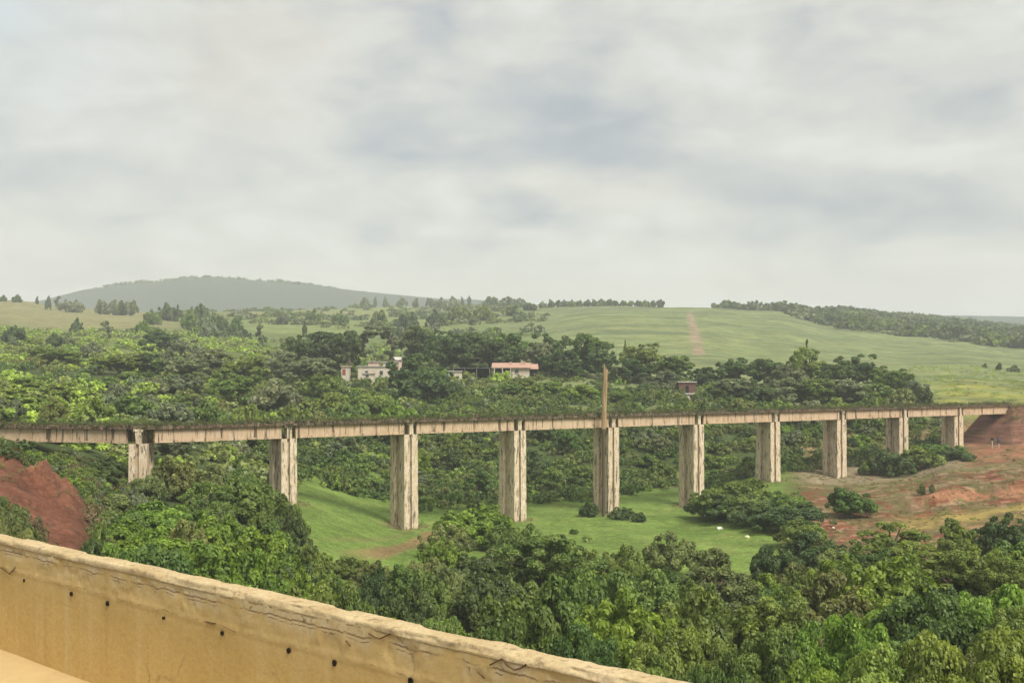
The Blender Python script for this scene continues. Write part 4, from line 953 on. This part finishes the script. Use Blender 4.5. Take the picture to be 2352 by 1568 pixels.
def posts():
    u, Yd = 2280, 128; X = X_of(2272, Yd); z = gz(X, Yd); bm = bmesh.new()
    limb(bm, (0, 0, -.4), (.45, .1, 1.4), .17, .14, 8); limb(bm, (.45, .1, 1.4), (.85, .2, 3.1), .14, .10, 8); limb(bm, (.6, .1, 2.0), (1.05, .1, 2.6), .05, .03, 6)
    o = bm_obj('dead_trunk', bm, simple_mat('bare_wood', (.30, .19, .12), .9, .3, 3)); o.location = (X, Yd, z); tag(o, 'bare leaning brown dead trunk between bushes below the red earth', 'dead tree')
    for k, u in enumerate((2279, 2294)):
        Yd = 243; X = X_of(u, Yd); zz = gz(X, Yd); r = empty('fence_post', (X, Yd, zz)); bm = bmesh.new(); limb(bm, (0, 0, -.3), (0, 0, 1.9), .13, .11, 8); bm_obj('post', bm, M_TIN if k == 0 else M_PINK, r)
        bm = bmesh.new(); bmesh.ops.create_icosphere(bm, subdivisions=2, radius=.34)
        for v in bm.verts: v.co = Vector((v.co.x, v.co.y, v.co.z * (1.0 if k == 0 else 2.0) + (2.1 if k == 0 else 1.6)))
        bm_obj('head', bm, M_DARK if k == 0 else simple_mat('blue_rag', (.06, .07, .10), .9, .3, 3), r)
        tag(r, 'pale post with a dark round head before the brown embankment' if k == 0 else 'post wrapped in dark blue cloth before the brown embankment', 'post')
posts()

# ------------------------------------------------------------------ the road bridge the viewer stands on
T_ = Vector((-.7507, .6608, 0)); N_ = Vector((.6608, .7507, 0)); YAW = math.atan2(-.6608, .7507)
QN, QF, ZTOP, ZK, ZR = 4.34, 4.52, -1.475, -2.47, -2.62
def s_at(u, q): # along-wall position seen at bearing u on the plane at distance q
    k = (u - CU) / F; Yv = q / (N_.x * k + N_.y); return -(k * Yv * T_.x + Yv * T_.y), Yv   # local x
def placed(name, me, mat, parent=None):
    o = link(name, me, mat, parent)
    if parent is None: o.rotation_euler = (0, 0, YAW)
    return o
def build_parapet():
    root = empty('parapet_wall', (0, 0, 0)); root.rotation_euler = (0, 0, YAW)
    tag(root, 'long tan concrete bridge parapet with crumbling cream top crossing the near corner', 'parapet')
    xs = np.concatenate([np.linspace(-60, -14, 70)[:-1], np.arange(-14, 0, .011), np.linspace(0, 30, 60)])
    def sweep(name, prof, fn, mat):
        prof = np.array(prof); Xg, K = np.meshgrid(xs, np.arange(len(prof)), indexing='ij')
        q = prof[K, 0]; z = prof[K, 1]
        q, z = fn(Xg, K, q, z)
        V = np.stack([Xg, q, z], -1).reshape(-1, 3); idx = np.arange(Xg.size).reshape(Xg.shape)
        Q = np.stack([idx[:-1, :-1], idx[1:, :-1], idx[1:, 1:], idx[:-1, 1:]], -1).reshape(-1, 4)
        me = np_mesh(name, V, Q, name != 'coping'); return placed(name, me, mat, root)
    # face
    zc = -1.512
    face = [(QN, z) for z in np.linspace(ZK - .05, zc, 46)]
    def ff(Xg, K, q, z):
        low = sstep(-1.85, -1.6, z)
        q = q + (fbm(Xg * 1.3, z * 1.3, 5) - .5) * .02 + (fbm(Xg * 9, z * 9, 6) - .5) * .012 * low
        q = q + .008 * sstep(.56, .6, fbm(Xg * 3.2, z * 9, 8)) * low - .006 * (np.abs(z + 1.735) < .012)
        return q, z
    def wall_mat():
        m, nt = new_mat('tan_rendered_concrete'); n = N(nt); oc = n('ShaderNodeTexCoord').outputs['Object']
        sp = n('ShaderNodeSeparateXYZ', {0: oc}); z = sp.outputs[2]
        big = n.noise(n.mapping(oc, (.8, .8, .8)), 1.0, 6, .6); run = n.noise(n.mapping(oc, (3.0, 3, .16)), 2.4, 6, .6, .2); fine = n.noise(oc, 26, 6, .65); mid = n.noise(oc, 5.5, 7, .68)
        c = n.mix(n.ramp(big, [(.3, 0.0), (.7, 1.0)]), (.54, .365, .13), (.60, .415, .16))
        # the upper strip, above the row of tie holes, is greyer and more worn
        ub = n.math('ADD', z, n.math('MULTIPLY_ADD', big, .12, -.06))
        up = n.ramp(n.math('MULTIPLY_ADD', ub, 1.0, 2.2), [(.30, 0.0), (.50, 1.0)])
        c = n.mix(n.math('MULTIPLY', up, .35), c, (.60, .46, .23))
        c = n.mix(n.math('MULTIPLY', n.ramp(run, [(.54, 0.0), (.7, 1.0)]), .55), c, (.62, .48, .24))
        c = n.mix(n.math('MULTIPLY', n.ramp(run, [(.30, 1.0), (.42, 0.0)]), .35), c, (.40, .26, .09))
        worn = n.ramp(n.math('MULTIPLY_ADD', n.math('ADD', z, n.math('MULTIPLY_ADD', mid, .34, -.17)), 1.0, 2.0), [(.33, 0.0), (.46, 1.0)])
        c = n.mix(n.math('MULTIPLY', worn, n.ramp(mid, [(.42, 0.0), (.6, .75)])), c, (.66, .55, .36))
        speck = n.math('MULTIPLY', n.ramp(fine, [(.56, 0.0), (.66, 1.0)]), n.math('MULTIPLY', worn, n.ramp(mid, [(.46, 0.0), (.58, 1.0)])))
        c = n.mix(n.math('MULTIPLY', speck, .85), c, (.13, .095, .055))
        # hairline cracks
        vo = n('ShaderNodeTexVoronoi', {'Scale': .75, 'Randomness': 1.0}, feature='DISTANCE_TO_EDGE')
        wp = n('ShaderNodeTexNoise', {'Scale': 3.5, 'Detail': 4.0}); nt.links.new(oc, wp.inputs['Vector'])
        wv = n('ShaderNodeVectorMath', {0: oc, 1: n('ShaderNodeVectorMath', {0: wp.outputs['Color'], 1: (.35, .35, .35)}, operation='MULTIPLY').outputs[0]}, operation='ADD').outputs[0]
        nt.links.new(wv, vo.inputs['Vector'])
        cr = n.math('MULTIPLY', n.ramp(vo.outputs['Distance'], [(.004, 1.0), (.014, 0.0)]), n.ramp(big, [(.5, 0.0), (.62, .8)]))
        c = n.mix(n.math('MULTIPLY', cr, .8), c, (.16, .10, .045))
        wob = n.noise(n.mapping(oc, (1.6, 1.6, .01)), 2.0, 6, .7)
        for zl, wd_, lo_, hi_ in ((-1.575, .006, .40, .55), (-1.60, .004, .52, .6), (-1.735, .004, .5, .62)):
            dz = n.math('ABSOLUTE', n.math('SUBTRACT', z, n.math('MULTIPLY_ADD', wob, .10, zl - .05)))
            ln = n.math('MULTIPLY', n.math('LESS_THAN', dz, wd_), n.ramp(mid, [(lo_, 0.0), (hi_, .8)]))
            c = n.mix(ln, c, (.20, .125, .06))
        c = n.mix(.3, c, n.ramp(fine, [(.3, .6), (.6, 1.0)]), 'MULTIPLY')
        bp = n('ShaderNodeBump', {'Strength': .35, 'Distance': .012, 'Height': n.math('ADD', fine, n.math('MULTIPLY', mid, 1.5))})
        p = n('ShaderNodeBsdfPrincipled', {'Base Color': c, 'Roughness': .88, 'Specular IOR Level': .22, 'Normal': bp.outputs[0]}); n.out(p.outputs[0]); return m
    MW = wall_mat()
    sweep('wall_face', face, ff, MW)
    # crumbling coping
    cop = [(QN + .02, zc - .02), (QN - .004, zc - .014), (QN - .005, zc), (QN - .004, zc + .012), (QN - .001, ZTOP - .010), (QN + .010, ZTOP)] + [(q, ZTOP) for q in np.linspace(QN + .02, QF - .015, 12)] + [(QF - .008, ZTOP - .012), (QF, ZTOP - .04), (QF, -2.0), (QF, -3.6)]
    def cf(Xg, K, q, z):
        t = np.clip(1 - K / 6.0, 0, 1); e = np.clip(1 - np.abs(K - 5) / 4.0, 0, 1); e2 = np.clip(1 - np.abs(K - 18) / 4.0, 0, 1)
        n1 = fbm(Xg * 2.2, K * .12, 15); n2 = fbm(Xg * 11, K * .5, 16); n3 = fbm(Xg * 34, K * .9, 18)
        chip = sstep(.52, .68, n1) * e; chip2 = sstep(.5, .64, fbm(Xg * 2.9, K * .1, 19)) * e2
        z = z - chip * .014 - chip2 * .020 + (n2 - .5) * .005 * (K > 2) * (K < 20) + (n3 - .5) * .004 * (K > 2) * (K < 20)
        z = z + (np.round(fbm(Xg * .8, Xg * 0 + 3, 23) * 9) / 9 - .5) * .016 * (K > 3) * (K < 20)
        q = q + chip * .02 + (n2 - .5) * .006 * (K < 6) + (n3 - .5) * .003
        z = z + (fbm(Xg * 1.7, Xg * 0, 28) - .5) * .02 * (K < 2)
        return q, z
    m, nt = new_mat('crumbling_cream_concrete'); n = N(nt); oc = n('ShaderNodeTexCoord').outputs['Object']
    a = n.noise(oc, 2.0, 7, .65); b = n.noise(oc, 13, 7, .7); d = n.noise(oc, 45, 5, .6)
    c = n.mix(n.ramp(a, [(.35, 0.0), (.65, 1.0)]), (.44, .325, .165), (.60, .475, .28))
    c = n.mix(n.math('MULTIPLY', n.ramp(b, [(.55, 0.0), (.66, 1.0)]), .75), c, (.22, .15, .085))
    c = n.mix(n.math('MULTIPLY', n.ramp(a, [(.60, 0.0), (.72, 1.0)]), n.ramp(b, [(.42, 0.0), (.55, .7)])), c, (.38, .24, .15))
    c = n.mix(.5, c, n.ramp(d, [(.3, .45), (.6, 1.0)]), 'MULTIPLY')
    bp = n('ShaderNodeBump', {'Strength': .5, 'Distance': .008, 'Height': n.math('ADD', b, n.math('MULTIPLY', d, .6))})
    p = n('ShaderNodeBsdfPrincipled', {'Base Color': c, 'Roughness': .95, 'Specular IOR Level': .15, 'Normal': bp.outputs[0]}); n.out(p.outputs[0])
    sweep('coping', cop, cf, m)
    # form-tie holes: raised plugs, near-black colour painted for the shade inside
    hm = simple_mat('painted_hole_shade', (.025, .018, .014), .9, .3, 30)
    for (u, y, r) in [(165, 1363, .017), (248, 1385, .018), (512, 1453, .016), (665, 1493, .017), (770, 1521, .018), (945, 1562, .02), (57, 1332, .012), (377, 1418, .011)]:
        lx, Yv = s_at(u, QN); bm = bmesh.new(); rr = random.Random(u); seg = 12
        ring = [(lx + math.cos(a) * r * rr.uniform(.85, 1.1), Z_of(y, Yv) + math.sin(a) * r * rr.uniform(.9, 1.2)) for a in [6.2832 * k / seg for k in range(seg)]]
        qf = QN - .012
        f0 = [bm.verts.new((x, qf, z)) for x, z in ring]; f1 = [bm.verts.new((x, QN + .05, z)) for x, z in ring]
        mid = [bm.verts.new((lx + (x - lx) * .72, qf + .0, Z_of(y, Yv) + (z - Z_of(y, Yv)) * .72)) for x, z in ring]
        deep = bm.verts.new((lx, QN - .003, Z_of(y, Yv)))
        for k in range(seg):
            j = (k + 1) % seg; bm.faces.new((f0[k], f1[k], f1[j], f0[j])); bm.faces.new((f0[k], f0[j], mid[j], mid[k])); bm.faces.new((mid[k], mid[j], deep))
        me = bpy.data.meshes.new('tie_hole'); bm.to_mesh(me); bm.free(); placed('tie_hole', me, hm, root)
    # bent bits of tying wire rusting out of the face
    wm = simple_mat('rusty_wire', (.12, .07, .035), .9, .4, 20)
    for pts in [[(1475/1.7415, 2531/1.7415), (1500/1.7415, 2546/1.7415), (1520/1.7415, 2553/1.7415), (1545/1.7415, 2541/1.7415), (1562/1.7415, 2533/1.7415)],
                [(2010/1.7415, 2632/1.7415), (2030/1.7415, 2660/1.7415), (2060/1.7415, 2677/1.7415), (2085/1.7415, 2670/1.7415), (2105/1.7415, 2655/1.7415)],
                [(1960/1.7415, 2658/1.7415), (1985/1.7415, 2644/1.7415), (2008/1.7415, 2634/1.7415)], [(1385/1.7415, 2560/1.7415), (1402/1.7415, 2582/1.7415)], [(1910/1.7415, 2683/1.7415), (1938/1.7415, 2710/1.7415)], [(825/1.7415, 2485/1.7415), (862/1.7415, 2492/1.7415)],
                [(0, 2268/1.7415), (22/1.7415, 2280/1.7415), (38/1.7415, 2295/1.7415), (62/1.7415, 2268/1.7415)]]:
        bm = bmesh.new(); loc = []
        for (u, y) in pts:
            lx, Yv = s_at(u, QN - .01); loc.append(Vector((lx, QN - .012, Z_of(y, Yv))))
        for a_, b_ in zip(loc[:-1], loc[1:]): limb(bm, a_, b_, .0045, .0045, 6)
        me = bpy.data.meshes.new('tying_wire'); bm.to_mesh(me); bm.free(); placed('tying_wire', me, wm, root)
    # road deck, raised walkway and the far-side parapet
    def slab(name, q0, q1, z0, z1, mat, kind='structure'):
        bm = bmesh.new(); obox(bm, (-15, (q0 + q1) / 2, 0), (1, 0, 0), (0, 1, 0), 45, (q1 - q0) / 2, z0, z1)
        bmesh.ops.recalc_face_normals(bm, faces=bm.faces); me = bpy.data.meshes.new(name); bm.to_mesh(me); bm.free()
        o = placed(name, me, mat); 
        if kind: tag(o, kind=kind)
        return o
    slab('road', -7.2, QN + .2, ZR - .8, ZR, simple_mat('asphalt', (.05, .05, .05), .95, .25, 4))
    slab('pavement', QN - .75, QN + .1, ZR + .002, ZK, simple_mat('pavement_concrete', (.50, .36, .17), .9, .12, 2.5))
    o = slab('road_marking', QN - 1.25, QN - 1.1, ZR + .001, ZR + .005, simple_mat('road_paint', (.6, .58, .52), .8, .2, 5))
    bm = bmesh.new(); obox(bm, (-15, -7.0, 0), (1, 0, 0), (0, 1, 0), 45, .17, ZR + .004, ZTOP)
    me = bpy.data.meshes.new('parapet_wall'); bm.to_mesh(me); bm.free(); o = placed('parapet_wall', me, MW); tag(o, 'second tan concrete parapet along the opposite edge of the road', 'parapet')
    for k, x in enumerate((-34, -6, 20)):
        c = Vector((0, -1.2, 0)); w = T_ * -x + N_ * -1.2
        bm = bmesh.new(); obox(bm, (x, -1.2, 0), (1, 0, 0), (0, 1, 0), .8, 3.5, gz(w.x, w.y) - 1, ZR - .802)
        me = bpy.data.meshes.new('bridge_pier'); bm.to_mesh(me); bm.free(); o = placed('bridge_pier', me, M_PIER)
        tag(o, ['plain concrete pier under the far end of the road bridge', 'plain concrete pier under the middle of the road bridge', 'plain concrete pier under the near end of the road bridge'][k], 'bridge pier')
build_parapet()

# ------------------------------------------------------------------ air
def build_haze():
    bm = bmesh.new(); obox(bm, (0, 0, 0), (1, 0, 0), (0, 1, 0), 4200, 4200, -28, 262)
    m = bpy.data.materials.new('pale_air'); m.use_nodes = True; nt = m.node_tree; nt.nodes.clear()
    v = nt.nodes.new('ShaderNodeVolumePrincipled'); v.inputs['Color'].default_value = (.87, .915, .965, 1); v.inputs['Density'].default_value = .00026; v.inputs['Anisotropy'].default_value = .0
    o = nt.nodes.new('ShaderNodeOutputMaterial'); nt.links.new(v.outputs[0], o.inputs['Volume'])
    tag(bm_obj('haze', bm, m), kind='stuff')
build_haze()

# ------------------------------------------------------------------ labels for the plants
ORD = ['first', 'second', 'third', 'fourth', 'fifth', 'sixth', 'seventh', 'eighth', 'ninth', 'tenth', 'eleventh', 'twelfth', 'thirteenth', 'fourteenth', 'fifteenth', 'sixteenth', 'seventeenth', 'eighteenth', 'nineteenth', 'twentieth']
def pier_word(u): return ORD[int(np.argmin([abs(u - p) for p in PIER_U]))] + ' pier'
def where(p):
    z, u, Yd, t = p['zone'], p['u'], p['Y'], p['top']
    if z == 'fore':
        row = 'just below the parapet' if Yd < 64 else 'in the near thicket' if Yd < 84 else 'amid the thicket' if Yd < 104 else 'on the thicket edge'
        if u < 215: return 'on the red earth bank'
        return row + ' facing the ' + pier_word(u)
    if z == 'lawn': return 'on the lawn by the ' + pier_word(u)
    if z == 'red': return 'on bare red earth by the ' + pier_word(u)
    if z == 'under': return 'on the slope behind the ' + pier_word(u)
    if z == 'house':
        if u < 810: return 'beside the narrow white hut'
        if u < 935: return 'by the long white house'
        if u < 1070: return 'by the open carport'
        if u < 1235: return 'by the tiled house'
        if u < 1330: return 'beyond the tiled house'
        if u < 1470: return 'by the tall ochre pole'
        if u < 1640: return 'by the brick hut'
        return 'beyond the deck over the ' + pier_word(u)
    if z == 'hill':
        row = 'just beyond the deck' if Yd < 235 else 'on the lower hillside' if Yd < 330 else 'on the upper hillside'
        return row + ' above the ' + pier_word(u) if u > 180 else row + ' near the picture edge'
    if z == 'far': return 'on the skyline below the blue hill' if 180 < u < 800 else 'on the dry grass skyline' if u <= 180 else 'on the plateau beyond the blue hill'
    if z == 'mead': return 'alone on the open meadow'
    return ''
NOUN = {'bush': 'shrub', 'tree': 'tree', 'tall': 'tall tree'}
groups = {}
for p in PLANTS:
    if p['zone'] == 'row':
        tag(p['o'], 'leafy tree in the straight windbreak row along the meadow skyline', 'tree', 'windbreak row on the meadow skyline'); continue
    base = (p['col'], NOUN[p['form']], where(p)); groups.setdefault(base, []).append(p)
GN = {'fore': 'trees and shrubs of the thicket below the parapet', 'lawn': 'shrubs on the valley lawn', 'red': 'shrubs by the bare red earth', 'under': 'shrubs behind the viaduct piers', 'house': 'trees around the houses', 'hill': 'trees and shrubs of the scrub hillside', 'far': 'trees along the skyline', 'mead': 'shrubs on the open meadow'}
for (c, nn, w), ps in groups.items():
    ps.sort(key=lambda p: p['u'])
    for k, p in enumerate(ps):
        if len(ps) == 1: lab = ('leafy ' if p['form'] != 'tall' else '') + f'{c} {nn} {w}'
        elif len(ps) == 2: lab = f"{'left' if k == 0 else 'right'}hand one of two {c} {nn}s {w}"
        else: lab = (f'{ORD[min(k, 19)]} from left of the {c} {nn}s {w}' if k else f'leftmost of the {c} {nn}s {w}')
        tag(p['o'], lab, 'shrub' if p['form'] == 'bush' else 'tree', GN[p['zone']])
print('PLANTS', len(PLANTS), {f: sum(p['form'] == f for p in PLANTS) for f in ('bush', 'tree', 'tall')})
